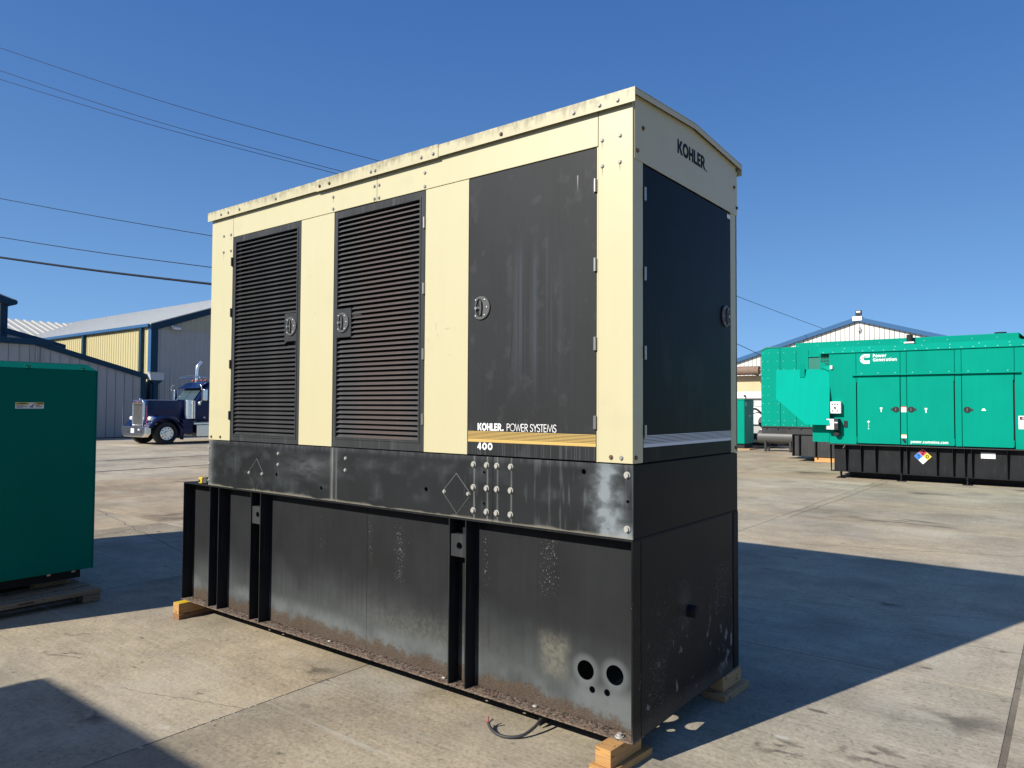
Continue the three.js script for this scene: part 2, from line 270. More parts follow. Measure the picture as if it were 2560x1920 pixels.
M.base = phys({ roughness: 0.5, specularIntensity: 0.4, map: colorTex(2048, 256, (u, v, c) => {
  const X = -3.87 + u * 3.87, Y = 1.108 + v * 0.364;
  const n = fb(u, v, 12, 2, 5, 3), w = fb(u + 0.03 * fb(u, v, 9, 3, 2, 70), v, 26, 4, 5, 18), s = fb(u, v, 210, 2, 3, 8), g = rnd();
  const k = 0.017 * (1 + (n - 0.5) * 0.8 + (g - 0.5) * 0.16); c[0] = k * 0.94; c[1] = k * 1.02; c[2] = k * 1.06;
  mix3(c, 0.07, 0.08, 0.085, sm(0.45, 0.85, w) * 0.38 * (0.3 + 1.2 * s)); mix3(c, 0.1, 0.11, 0.115, sm(0.6, 0.85, s) * 0.35 * sm(-1.4, -0.6, X));
  const rag = fb(u, v, 70, 9, 4, 27), sme = Math.exp(-(((X + 0.13 + (n - 0.5) * 0.1) / 0.075) ** 2)); mix3(c, 0.3, 0.34, 0.36, Math.min(0.62, 0.75 * sme * sm(0.22, 0.8, rag) + 0.3 * sme * sme));
  mix3(c, 0.3, 0.33, 0.34, Math.exp(-(((X + 0.05) / 0.06) ** 2)) * sm(1.2, 1.11, Y) * 0.8);
  mix3(c, 0.2, 0.2, 0.19, Math.exp(-(((X + 2.295) / 0.014) ** 2)) * 0.75 * (0.5 + w)); mix3(c, 0.17, 0.17, 0.16, Math.exp(-(((X + 2.25) / 0.008) ** 2)) * 0.6);
  mix3(c, 0.22, 0.235, 0.235, Math.exp(-(((X + 3.86) / 0.05) ** 2)) * 0.6 * (0.4 + w)); mix3(c, 0.1, 0.105, 0.11, sm(1.43, 1.47, Y) * 0.5 * s);
  mix3(c, 0.24, 0.22, 0.17, sm(1.128 + (w - 0.5) * 0.05, 1.108, Y) * 0.75);
  mix3(c, 0.14, 0.15, 0.15, Math.exp(-(((X + 2.55) / 0.25) ** 2) - ((Y - 1.33) / 0.07) ** 2) * 0.5 * fb(u, v, 50, 20, 3, 90));
  for (const x of [-1.022, -0.923, -0.85, -0.752]) mix3(c, 0.2, 0.21, 0.2, Math.exp(-(((X - x - 0.003) / 0.005) ** 2)) * 0.55 * (0.4 + s));
}, [1 / 3.87, 1 / 0.364]) });
M.base.map.offset.set(1, -1.108 / 0.364);
M.door = phys({ roughness: 0.5, specularIntensity: 0.3, map: colorTex(1024, 2048, (u, v, c) => {
  const n = fb(u, v, 4, 5, 5, 3), s = fb(u, v, 150, 3, 3, 8), s2 = fb(u, v, 22, 2, 3, 18), g = rnd();
  const k = (0.026 + 0.006 * v) * (1 + (n - 0.5) * 0.3 + (s - 0.5) * 0.16 + (g - 0.5) * 0.08); c[0] = k * 0.97; c[1] = k; c[2] = k * 1.03;
  const zone = sm(0.12, 0.4, v) * sm(0.78, 0.6, v) * sm(0.28, 0.42, u) * sm(0.85, 0.7, u); const col = vn(u * 19, 0.5, 19, 2, 6) * 0.6 + vn(u * 57, v * 2.2, 57, 3, 8) * 0.4; mix3(c, 0.062, 0.074, 0.086, zone * sm(0.4, 0.8, col) * (0.5 + s) * 0.45);
  mix3(c, 0.06, 0.062, 0.063, sm(0.6, 0.85, fb(u + 0.06 * n, v, 14, 20, 4, 44)) * 0.35);
  const sc = Math.abs(u - 0.335 - 0.03 * Math.sin((v - 0.3) * 7)); if (sc < 0.0022 && v > 0.3 && v < 0.48) mix3(c, 0.015, 0.015, 0.015, 0.7);
  if (Math.abs(u - 0.83) < 0.004 && v > 0.84 && v < 0.9) mix3(c, 0.35, 0.34, 0.33, sm(0.84, 0.9, v) * 0.7);
  if (v < 0.12) mix3(c, 0.075, 0.08, 0.085, sm(0.55, 0.8, s) * 0.6 * sm(0.12, 0.02, v));
}, [1 / 0.9, 1 / 1.65]) });
M.door.map.offset.set(1.07 / 0.9, -1.478 / 1.65);
M.endDoor = new THREE.MeshPhysicalMaterial({ roughness: 0.42, specularIntensity: 0.18, map: colorTex(1024, 1024, (u, v, c) => {  // blacker than the front door: shade of the end side put into the colour
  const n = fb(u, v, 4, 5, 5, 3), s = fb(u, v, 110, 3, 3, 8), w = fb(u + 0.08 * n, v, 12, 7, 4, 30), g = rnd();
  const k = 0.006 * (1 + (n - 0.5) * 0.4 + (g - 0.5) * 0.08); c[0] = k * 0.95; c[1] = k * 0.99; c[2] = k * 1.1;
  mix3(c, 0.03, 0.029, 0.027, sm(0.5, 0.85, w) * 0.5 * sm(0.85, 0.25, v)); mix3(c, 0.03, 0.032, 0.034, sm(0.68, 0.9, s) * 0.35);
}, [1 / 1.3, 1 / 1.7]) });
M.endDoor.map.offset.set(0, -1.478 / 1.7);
M.endTank = new THREE.MeshPhysicalMaterial({ roughness: 0.45, specularIntensity: 0.25, map: colorTex(1024, 1024, (u, v, c) => {  // base darker than the front tank wall, shade included in the black
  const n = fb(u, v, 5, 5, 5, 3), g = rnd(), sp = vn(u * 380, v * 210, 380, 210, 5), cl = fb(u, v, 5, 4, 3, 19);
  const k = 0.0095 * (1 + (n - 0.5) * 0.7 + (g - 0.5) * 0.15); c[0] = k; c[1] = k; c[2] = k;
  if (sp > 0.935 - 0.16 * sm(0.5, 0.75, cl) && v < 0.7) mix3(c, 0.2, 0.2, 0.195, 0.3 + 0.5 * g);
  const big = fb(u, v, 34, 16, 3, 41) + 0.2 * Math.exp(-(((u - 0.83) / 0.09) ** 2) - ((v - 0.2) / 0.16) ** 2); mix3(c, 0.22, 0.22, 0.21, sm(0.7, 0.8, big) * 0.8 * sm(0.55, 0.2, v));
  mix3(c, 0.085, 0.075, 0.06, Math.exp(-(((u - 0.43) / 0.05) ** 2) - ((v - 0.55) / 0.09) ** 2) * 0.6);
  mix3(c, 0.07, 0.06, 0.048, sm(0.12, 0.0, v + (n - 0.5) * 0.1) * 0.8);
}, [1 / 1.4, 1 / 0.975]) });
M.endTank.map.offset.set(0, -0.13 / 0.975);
M.blackSteel = new THREE.MeshPhysicalMaterial({ roughness: 0.6, specularIntensity: 0.25, map: colorTex(512, 512, (u, v, c) => { const n = fb(u, v, 5, 5, 5, 3), s = fb(u, v, 60, 4, 3, 9), k = 0.016 * (1 + (n - 0.5) * 0.6 + (s - 0.5) * 0.4); c[0] = k * 0.94; c[1] = k; c[2] = k * 1.1; mix3(c, 0.05, 0.047, 0.043, sm(0.66, 0.9, s) * 0.5); }) });
M.louver = phys({ roughness: 0.55, specularIntensity: 0.5, map: colorTex(512, 128, (u, v, c) => { const n = fb(u, v, 5, 3, 4, 3), s = fb(u, v, 60, 12, 3, 9), k = 0.047 * (1 + (n - 0.5) * 0.4 + (s - 0.5) * 0.4); c[0] = k; c[1] = k * 1.0; c[2] = k * 1.02; }) });
M.louverFaded = std({ roughness: 0.65, map: colorTex(1024, 128, (u, v, c) => {
  const n = fb(u, v, 7, 3, 4, 3), s = fb(u, v, 90, 14, 3, 9), k = 0.056 * (1 + (n - 0.5) * 0.3 + (s - 0.5) * 0.45); c[0] = k; c[1] = k * 0.98; c[2] = k * 0.97;
  const red = sm(0.12, 0.4, u) * sm(1.02, 0.75, u); mix3(c, 0.09, 0.06, 0.052, red * (0.35 + 0.5 * s)); mix3(c, 0.15, 0.13, 0.11, sm(0.7, 0.9, s) * 0.5);
}, [1 / 0.79, 1 / 0.1]) });
M.louverFaded.map.offset.set(2.262 / 0.79, 0);
M.frame = phys({ roughness: 0.55, specularIntensity: 0.4, map: colorTex(1024, 1024, (u, v, c) => { const n = fb(u, v, 5, 5, 5, 3), s = fb(u, v, 130, 4, 3, 9), k = 0.038 * (1 + (n - 0.5) * 0.5 + (s - 0.5) * 0.5); c[0] = k * 0.96; c[1] = k; c[2] = k * 1.02; mix3(c, 0.1, 0.1, 0.1, sm(0.64, 0.85, s) * 0.35); }, [1 / 1.7, 1 / 1.7]) });
M.dark = flat(0.012, 0.012, 0.013, 0.8);
M.rubber = flat(0.02, 0.02, 0.021, 0.75);
M.latch = flat(0.08, 0.08, 0.078, 0.5);
M.chrome = flat(0.85, 0.85, 0.84, 0.24, 1);
M.zinc = flat(0.42, 0.41, 0.38, 0.35, 0.85);
M.chalk = flat(0.11, 0.12, 0.12, 0.7);
M.bolt = flat(0.32, 0.31, 0.27, 0.55, 0.3);
M.rustyBolt = flat(0.13, 0.08, 0.055, 0.8, 0.1);
M.bigBolt = flat(0.4, 0.385, 0.34, 0.6, 0.25);
M.white = flat(0.8, 0.8, 0.77, 0.5);
M.gold = flat(0.56, 0.37, 0.105, 0.5);
M.silver = flat(0.68, 0.69, 0.69, 0.5);
M.ink = phys({ color: new THREE.Color(0.006, 0.007, 0.011), roughness: 0.6, specularIntensity: 0.3 });
function woodTex(r, g, b, sc) {
  return colorTex(512, 512, (u, v, c) => {
    const w = fb(u, v, 3, 30, 4, 4), f = fb(u, v, 6, 120, 2, 14), k = 1 + (w - 0.5) * 0.5 + (f - 0.5) * 0.35 + (rnd() - 0.5) * 0.06; c[0] = r * k; c[1] = g * k; c[2] = b * k * (1 - (w - 0.5) * 0.3);
    const ring = Math.sin((v * 26 + 3 * fb(u, v, 2, 3, 3, 30)) * 6.28); mix3(c, r * 0.6, g * 0.52, b * 0.42, sm(0.5, 1, ring) * 0.35);
    if (fb(u, v, 14, 14, 3, 50) > 0.74) mix3(c, r * 0.3, g * 0.22, b * 0.18, 0.6);
  }, [1 / sc, 1 / sc]);
}
M.timber = std({ map: woodTex(0.46, 0.25, 0.085, 0.3), roughness: 0.75 });
M.timberGrey = std({ map: woodTex(0.42, 0.26, 0.12, 0.4), roughness: 0.85 });
M.timberBrown = std({ map: woodTex(0.26, 0.13, 0.055, 0.4), roughness: 0.85 });
M.pallet = std({ map: woodTex(0.27, 0.2, 0.125, 0.6), roughness: 0.9 });
M.yellowPaint = flat(0.62, 0.42, 0.01, 0.55);
const greenTex = (r, g, b) => colorTex(512, 512, (u, v, c) => { const n = fb(u, v, 3, 3, 4, 3), s = fb(u, v, 40, 3, 2, 13), k = 1 + (n - 0.5) * 0.22 + (s - 0.5) * 0.08; c[0] = r * k; c[1] = g * k; c[2] = b * k; }, [1 / 2.5, 1 / 2.5]);
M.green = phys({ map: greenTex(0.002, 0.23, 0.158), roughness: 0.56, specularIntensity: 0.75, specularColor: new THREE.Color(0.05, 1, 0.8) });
M.greenGloss = phys({ map: M.green.map, roughness: 0.52, specularIntensity: 0.62, specularColor: new THREE.Color(0.0, 0.9, 0.82) });
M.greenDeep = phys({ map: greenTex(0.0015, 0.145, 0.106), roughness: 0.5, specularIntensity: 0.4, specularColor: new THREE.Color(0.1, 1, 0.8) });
M.greenDark = std({ map: greenTex(0.003, 0.15, 0.105), roughness: 0.42 });
M.wallGrey = std({ roughness: 0.5, map: colorTex(512, 512, (u, v, c) => { const n = fb(u, v, 4, 4, 4, 3), s = fb(u, v, 60, 3, 3, 9), k = 1 + (n - 0.5) * 0.12 + (s - 0.5) * 0.1; c[0] = 0.37 * k; c[1] = 0.37 * k; c[2] = 0.35 * k; }, [1 / 4, 1 / 4]) });  // grey for the shaded building walls, shade put into their cream paint
M.wallOlive = flat(0.38, 0.37, 0.27, 0.5);
M.wallYellow = flat(0.5, 0.43, 0.22, 0.6);
M.wallWhite = std({ roughness: 0.5, map: colorTex(512, 512, (u, v, c) => { const s = fb(u, v, 60, 3, 3, 9), k = 1 + (s - 0.5) * 0.1; c[0] = 0.64 * k; c[1] = 0.63 * k; c[2] = 0.58 * k; }, [1 / 4, 1 / 4]) });
M.ribbed = flat(0.46, 0.455, 0.42, 0.6);
M.roofMetal = flat(0.46, 0.47, 0.45, 0.6);
M.trimBlue = phys({ color: new THREE.Color(0.01, 0.042, 0.075), roughness: 0.55, specularIntensity: 0.4 });
M.trimBlueLight = phys({ color: new THREE.Color(0.03, 0.1, 0.22), roughness: 0.55, specularIntensity: 0.4 });
M.gravel = std({ roughness: 0.95, map: colorTex(512, 512, (u, v, c) => { const n = fb(u, v, 10, 10, 4, 3), f = fb(u, v, 130, 130, 2, 9), k = 0.7 + n * 0.5 + (f - 0.5) * 0.6; c[0] = 0.4 * k; c[1] = 0.34 * k; c[2] = 0.25 * k; }, [1 / 3, 1 / 3]) });
M.truckBlue = new THREE.MeshPhysicalMaterial({ color: new THREE.Color(0.001, 0.012, 0.065), roughness: 0.4, specularIntensity: 0.3, clearcoat: 0.45, clearcoatRoughness: 0.05 });
M.glassDark = flat(0.05, 0.075, 0.08, 0.06, 0);
M.lampGlass = flat(0.75, 0.75, 0.72, 0.2);
M.tyre = flat(0.018, 0.018, 0.018, 0.85);
M.amber = flat(0.5, 0.08, 0.02, 0.3);
M.red = flat(0.5, 0.03, 0.05, 0.5);
M.tan = std({ roughness: 0.6, map: colorTex(256, 256, (u, v, c) => { const n = fb(u, v, 4, 4, 4, 3), s = fb(u, v, 30, 2, 3, 9), k = 1 + (n - 0.5) * 0.2; c[0] = 0.62 * k; c[1] = 0.45 * k; c[2] = 0.255 * k; mix3(c, 0.3, 0.16, 0.06, sm(0.66, 0.85, s) * 0.5); }, [1 / 2, 1 / 2]) });
M.rustPipe = std({ roughness: 0.85, map: colorTex(256, 256, (u, v, c) => { const n = fb(u, v, 6, 6, 4, 3); c[0] = 0.19 + n * 0.06; c[1] = 0.125 + n * 0.05; c[2] = 0.085 + n * 0.05; mix3(c, 0.22, 0.06, 0.03, sm(0.55, 0.75, n) * 0.6); }) });
M.ribShadeBlack = phys({ color: new THREE.Color(0.006, 0.006, 0.007), roughness: 0.6, specularIntensity: 0.4 });  // blacker than the tank steel, shade of the rib sides put into the colour
M.rivet = flat(0.12, 0.46, 0.36, 0.35);
M.cable = flat(0.03, 0.03, 0.032, 0.6);
M.wire = phys({ color: new THREE.Color(0.009, 0.011, 0.016), roughness: 0.7, specularIntensity: 0.3 });

// ---------------------------------------------------------------- the yard
struct('ground', (() => { const g = new THREE.PlaneGeometry(500, 500).rotateX(-Math.PI / 2).translate(-20, -0.03, -60); return puv(fin(g)); })(), concrete[5]);
{
  const yard = new THREE.Group(); yard.name = 'concrete_pavement'; yard.userData = { kind: 'structure', label: 'pale concrete yard paving cast in large slabs' }; scene.add(yard);
  const X = [], Z = [8.2, 4.7, 1.9, -2.27, -9.0, -15.8, -22.6, -29.5];
  for (let k = -9; k <= 3; k++) X.push(-2.11 + 3.51 * k);
  for (let i = 0; i < X.length - 1; i++) for (let j = 0; j < Z.length - 1; j++) {
    if (j === 1) continue;
    const z1 = j === 2 ? 4.7 : Z[j], z0 = j === 2 ? Z[3] : Z[j + 1];
    const wide = 0.016, gl = Math.abs(X[i] - 1.4) < 0.1 ? wide : 0.0035, gr = Math.abs(X[i + 1] - 1.4) < 0.1 ? wide : 0.0035;
    const g = B(X[i] + gl, X[i + 1] - gr, -0.05, 0, z0 + 0.004, z1 - 0.004, 0.004);
    const near = X[i] > -6 && z1 > -10;
    puv(g, near ? 3.1 * i : rr(0, 7), near ? 2.3 * j : rr(0, 7));
    const tint = j >= 5 && X[i] < -4.5 ? 5 : Math.abs(X[i] + 5.62) < 0.1 && j === 2 ? 4 : X[i] < -11 && X[i] > -19 ? 5 : Math.floor(rnd() * 5);
    const m = new THREE.Mesh(g, concrete[tint]); m.name = 'slab'; m.castShadow = m.receiveShadow = true; yard.add(m);
  }
  const seal = std({ map: concreteMap, color: new THREE.Color(0.48, 0.46, 0.45), roughness: 0.95 }), tar = flat(0.13, 0.115, 0.09, 0.9), strip = flat(0.05, 0.05, 0.052, 0.8);
  const s = (x0, x1, z0, z1, m) => { const q = new THREE.Mesh(B(x0, x1, -0.03, -0.004, z0, z1), m); q.name = 'joint_seal'; yard.add(q); };
  s(1.385, 1.417, -29.5, 8.2, seal);
  for (let k = -9; k <= 3; k++) if (k !== 1) s(-2.11 + 3.51 * k - 0.0035, -2.11 + 3.51 * k + 0.0035, -29.5, 8.2, tar);
  for (const x of [-18.7, -22.6]) { const q = new THREE.Mesh(B(x, x + 0.14, 0.0, 0.004, -28, 4), strip); q.name = 'dark_strip'; yard.add(q); }  // two dark strips laid along z on top of the slabs
}
{
  // stains, cracks and chips lying on the paving
  const yard = scene.getObjectByName('concrete_pavement');
  const alpha = (fx, s, lo, hi, soft) => grayTex(128, 128, (u, v) => { const d = Math.hypot(u - 0.5, v - 0.5) * 2; return sm(1, soft, d) * sm(lo, hi, fb(u, v, fx, fx, 4, s)); });
  const kinds = [[0.06, 0.05, 0.042, alpha(5, 3, 0.3, 0.75, 0.2), 0.4], [0.09, 0.075, 0.06, alpha(9, 13, 0.45, 0.75, 0.3), 0.45], [0.5, 0.47, 0.4, alpha(8, 23, 0.5, 0.78, 0.3), 0.5]].map(([r, g, b, al, op]) => std({ color: new THREE.Color(r, g, b), roughness: 0.9, alphaMap: al, transparent: true, opacity: op }));
  let lay = 0;
  const stain = (x, z, w, d, turn, k) => { const m = new THREE.Mesh(fin(new THREE.PlaneGeometry(w, d).rotateX(-Math.PI / 2)), kinds[k]); m.name = k === 2 ? 'scuff' : 'stain'; m.position.set(x, 0.0012 + (lay++ % 9) * 0.0003, z); m.rotation.y = turn; yard.add(m); };
  for (const q of [[-2.35, 0.12, 0.5, 0.22, 0.3, 0], [-2.1, 0.2, 0.3, 0.12, 0.2, 1], [-3.9, 1.0, 0.7, 0.16, 0.4, 1], [-4.3, 0.75, 0.5, 0.12, 0.5, 1], [-2.7, 1.35, 0.4, 0.2, 0, 0], [-1.5, 0.95, 0.12, 0.05, 0.4, 0], [-2.55, 0.8, 0.16, 0.05, 0.2, 0], [-3.3, 0.55, 0.5, 0.3, 0, 2], [-2.0, 0.75, 0.4, 0.2, 0.5, 2], [-1.15, 0.4, 0.4, 0.25, 0.1, 2], [0.55, -1.7, 0.5, 0.25, 0.4, 2], [0.9, -0.9, 0.6, 0.4, 0, 1], [1.1, -1.6, 0.9, 0.5, 0.3, 0], [0.5, -0.7, 0.5, 0.3, 0.2, 1], [1.25, -3.2, 0.16, 0.07, 0.2, 0], [0.3, -4.1, 0.5, 0.2, 0, 0], [-6.5, -2, 2.4, 1.2, 0.3, 0], [-9, -3, 3, 1.6, 0.2, 1], [-11, -4.5, 3, 1.4, 0.4, 0], [-14, -6, 4, 2, 0.1, 1]]) stain(...q);
  for (let i = 0; i < 60; i++) stain(rr(-20, 6), rr(-26, -6.5), rr(0.8, 4), rr(0.3, 1.4), rr(-0.2, 0.25), Math.floor(rr(0, 2.99)));
  for (let i = 0; i < 26; i++) stain(rr(-4, 1.3), rr(-0.4, 1.9), rr(0.03, 0.1), rr(0.02, 0.05), rr(0, 3), i % 4 ? 0 : 2);
  const crackM = flat(0.075, 0.065, 0.052, 0.95);
  const crack = (x0, z0, x1, z1, w, j) => { const n = 26, p = Array.from({ length: n + 1 }, (_, i) => { const t = i / n; return [x0 + (x1 - x0) * t + rr(-j, j), -(z0 + (z1 - z0) * t + rr(-j, j))]; }); const m = new THREE.Mesh(ribbon(p, w).rotateX(-Math.PI / 2).translate(0, 0.0009, 0), crackM); m.name = 'crack'; yard.add(m); };
  crack(-3.0, 1.05, -2.12, 0.75, 0.003, 0.012); crack(-2.11, 1.9, -1.75, 2.4, 0.004, 0.012); crack(-2.6, 2.6, -2.11, 1.75, 0.004, 0.014); crack(-0.7, -3.17, 1.4, -3.24, 0.004, 0.006); crack(-0.8, -3.54, 1.4, -4.2, 0.004, 0.008); crack(-1.95, -8.9, -1.88, -16.3, 0.014, 0.02); crack(-6.2, -1.2, -12, -2.4, 0.01, 0.03); crack(-8.5, -0.6, -9.6, -4.2, 0.01, 0.03); crack(-1.2, -6.6, 3.2, -8.2, 0.01, 0.03);
  const chips = []; for (let i = 0; i < 46; i++) { const z = rr(0.2, 1.9) , s = rr(0.002, 0.006) * (rnd() < 0.15 ? 2 : 1); chips.push(fin(new THREE.IcosahedronGeometry(s, 0)).scale(1.3, 0.25, 1.6).rotateY(rr(0, 3)).translate(-2.11 + rr(-0.03, 0.03) * rnd(), 0.001, z)); }
  const ch = new THREE.Mesh(join(chips), flat(0.38, 0.35, 0.29, 0.9)); ch.name = 'joint_chips'; ch.userData.kind = 'stuff'; yard.add(ch);
}
{
  const g = new THREE.PlaneGeometry(9, 60, 1, 1).rotateX(-Math.PI / 2).translate(-38.4, -0.022, -10);
  const o = struct('gravel', puv(fin(g)), M.gravel); o.userData = { kind: 'stuff', label: 'strip of pale gravel along the foot of the metal buildings' };
}

// ---------------------------------------------------------------- the cream and black generator
const exY = (pts, y0, y1, holes = [], bevel = 0) => puv(ex(pts.map(([x, z]) => [x, -z]), y0, y1, holes, bevel).rotateX(-Math.PI / 2));
const hexZ = (r, h) => { const g = join([cyl(r * 0.86, r, h * 0.7, 6, [0, 0, h * 0.65], 'z'), cyl(r * 1.25, r * 1.25, h * 0.3, 14, [0, 0, h * 0.15], 'z')]); return puv(g); };
const domeZ = (r, h) => { const g = fin(new THREE.SphereGeometry(r, 12, 6, 0, Math.PI * 2, 0, Math.PI / 2)).scale(1, h / r, 1).rotateX(Math.PI / 2); return puv(g); };
const boltSmall = hexZ(0.0095, 0.008), boltBig = hexZ(0.0145, 0.014), boltSmallX = boltSmall.clone().rotateY(Math.PI / 2), screw = domeZ(0.006, 0.004);
const boltTint = [M.bolt, M.bolt, M.bolt, M.rustyBolt];
const gen = thing('generator', 'large cream and black generator on a black fuel tank, in the middle of the yard', 'generator', [-2.05, 0.13, -0.7]);
{
  // roof in three lapped lengths
  const prof = (o, b) => [[0.026 + o, b], [0.026 + o, 3.332 + o], [-0.7, 3.377 + o], [-1.425 - o, 3.332 + o], [-1.425 - o, b], [-1.421 - o, b], [-1.421 - o, 3.328 + o], [-0.7, 3.373 + o], [0.022 + o, 3.328 + o], [0.022 + o, b]];
  const roofB = [[[-3.7, 3.29], [-3.595, 3.29], [-3.437, 3.29], [-2.956, 3.29]], [[-2.432, 3.287], [-2.326, 3.287], [-1.901, 3.284], [-1.859, 3.284], [-1.44, 3.282], [-1.339, 3.284]], [[-0.814, 3.285], [-0.331, 3.286], [-0.175, 3.287], [-0.071, 3.287]]];
  [[-3.9, -2.46, 0, 3.26], [-2.47, -1.3, 0.0035, 3.254], [-1.31, 0.026, 0, 3.26]].forEach(([a, b, o, lo], i) => {
    const r = part('roof_panel', exX(prof(o, lo), a, b), M.fascia, gen, 'roof length with mould streaked fascia');
    for (const [x, y] of roofB[i]) copyPart('bolt', boltSmall, (i === 1 && x < -2.3) || x === -0.814 ? M.rustyBolt : M.bolt, r, [x, y, 0.0265 + o]);
  });
  const lip = (z) => 3.377 - Math.abs(z + 0.7) * 0.062;
  part('roof_end_lip', exX([[0.02, lip(0.02) - 0.006], [-0.7, 3.371], [-1.42, lip(-1.42) - 0.006], [-1.42, lip(-1.42) - 0.034], [-0.7, 3.343], [0.02, lip(0.02) - 0.034]], 0.0225, 0.0255), M.cream, gen);
  // front headers, posts and mullions
  const fp = (name, x0, x1, y0, y1, z0 = -0.02) => part(name, B(x0, x1, y0, y1, z0, 0, 0.0025), M.cream, gen);
  const h1 = fp('header_panel', -3.5595, -1.8745, 3.092, 3.318), h2 = fp('header_panel', -1.8715, -0.2, 3.09, 3.318);
  const pl = fp('corner_post', -3.872, -3.5625, 1.477, 3.318, -0.11), pr = fp('corner_post', -0.197, 0, 1.477, 3.318, -0.108);
  part('post_filler', B(-0.206, -0.1975, 1.477, 3.085, -0.02, -0.0015), M.cream, gen);
  fp('mullion', -2.6745, -2.304, 1.477, 3.0885); fp('mullion', -1.4265, -1.0745, 1.477, 3.0865);
  for (const [x, y] of [[-2.319, 3.197], [-2.317, 3.114], [-1.897, 3.195], [-1.895, 3.112]]) copyPart('bolt', boltSmall, M.bolt, h1, [x, y, 0]);
  for (const [x, y] of [[-1.852, 3.195], [-1.852, 3.111], [-1.436, 3.194], [-1.435, 3.109]]) copyPart('bolt', boltSmall, M.bolt, h2, [x, y, 0]);
  for (const [x, y] of [[-3.695, 3.118], [-3.592, 3.117], [-3.695, 2.987], [-3.589, 2.987], [-3.829, 1.501], [-3.696, 1.502]]) copyPart('bolt', boltSmall, y < 2 ? M.rustyBolt : M.bolt, pl, [x, y, 0]);
  for (const [x, y] of [[-0.175, 3.115], [-0.071, 3.117], [-0.174, 2.982], [-0.072, 2.983], [-0.121, 1.505], [-0.063, 1.504]]) copyPart('bolt', boltSmall, x === -0.121 ? M.rustyBolt : M.bolt, pr, [x, y, 0]);
  // end wall on the right
  const eh = part('end_header', exX([[-0.012, 2.991], [-0.012, 3.312], [-0.7, 3.352], [-1.394, 3.312], [-1.394, 2.994]], 0.0005, 0.0045, [], 0.001), M.cream, gen);
  part('rear_corner_post', B(-0.1, 0, 1.474, 3.26, -1.396, -1.291, 0.0025), M.cream, gen);
  for (const [z, y] of [[-0.099, 3.165], [-0.039, 3.035], [-1.38, 3.29], [-1.34, 3.168], [-1.385, 3.044]]) copyPart('bolt', boltSmallX, M.rustyBolt, eh, [0.0045, y, z]);
  copyPart('bolt', boltSmallX, M.rustyBolt, gen, [0, 1.506, -0.031]); copyPart('bolt', boltSmallX, M.rustyBolt, gen, [0, 1.503, -1.359]);
  part('lettering', word('KOHLER', HEAVY, 0.385, 0.078).rotateY(Math.PI / 2).translate(0.0055, 3.156, -0.502), M.ink, eh);
  part('small_mark', face(arc(0, 0, 0.006, 0.006, 0, 350, 12)).rotateY(Math.PI / 2).translate(0.0055, 3.158, -0.9), M.ink, eh);
  part('rear_wall', B(-3.872, 0, 1.474, 3.3, -1.395, -1.375), M.cream, gen); part('end_wall', B(-3.871, -3.85, 1.474, 3.3, -1.37, -0.11), M.cream, gen);
  part('dark_interior', B(-3.84, -0.05, 1.474, 3.3, -1.36, -0.075), M.dark, gen);
  // louvred doors
  const slatG = (x0, x1) => exX([[-0.026, 0.013], [-0.003, -0.0035], [0.0005, -0.0035], [0.0005, -0.0095], [-0.0045, -0.0095], [-0.03, 0.0105]], x0, x1);
  function hinge(p, x, y, m, side = 1) { part('hinge', [cyl(0.0075, 0.0075, 0.068, 10, [x, y, 0.006]), B(Math.min(x, x + side * 0.011), Math.max(x, x + side * 0.011), y - 0.034, y + 0.034, 0, 0.003)].map((g) => puv(g)), m, p); }
  const latchPlate = () => { const s = shapeOf([...arc(0, 0, 0.068, 0.068, -128, 128, 30)]); s.holes.push(new THREE.Path(arc(-0.008, 0, 0.026, 0.052, 360, 10, 26).map((p) => new THREE.Vector2(...p)))); return ex(s, 0, 0.009, [], 0.002); };
  const paddle = () => join([ex([[0.004, -0.05], [0.012, -0.035], [0.015, 0], [0.012, 0.035], [0.004, 0.05], [0.0, 0.035], [0.004, 0], [0.0, -0.035]], 0.003, 0.02, [], 0.001), B(-0.03, 0.006, -0.007, 0.007, 0.004, 0.011, 0.002)]);
  function latch(p, x, y, z, m, flip = 1, end = false) {
    const put = (name, g, mat) => { g = fin(g).scale(flip, 1, 1); if (flip < 0) { const a = g.attributes.position.array; for (let i = 0; i < a.length; i += 9) for (let k = 0; k < 3; k++) { const t = a[i + 3 + k]; a[i + 3 + k] = a[i + 6 + k]; a[i + 6 + k] = t; } g.computeVertexNormals(); } if (end) g.rotateY(Math.PI / 2); return part(name, g.translate(x, y, z), mat, p); };
    put('latch', latchPlate(), m); put('latch_cup', face(arc(-0.008, 0, 0.027, 0.053, 0, 350, 26)).translate(0, 0, 0.0012), M.dark); put('latch_handle', paddle(), m);
    for (const [a, b] of [[0.03, 0.044], [-0.036, 0.046], [0.03, -0.044], [-0.036, -0.046], [0.046, 0.0]]) put('latch_screw', domeZ(0.0062, 0.004).translate(a, b, 0.009), M.zinc);
    put('key_barrel', puv(cyl(0.009, 0.009, 0.01, 14, [-0.032, 0, 0.01], 'z')), M.zinc);
  }
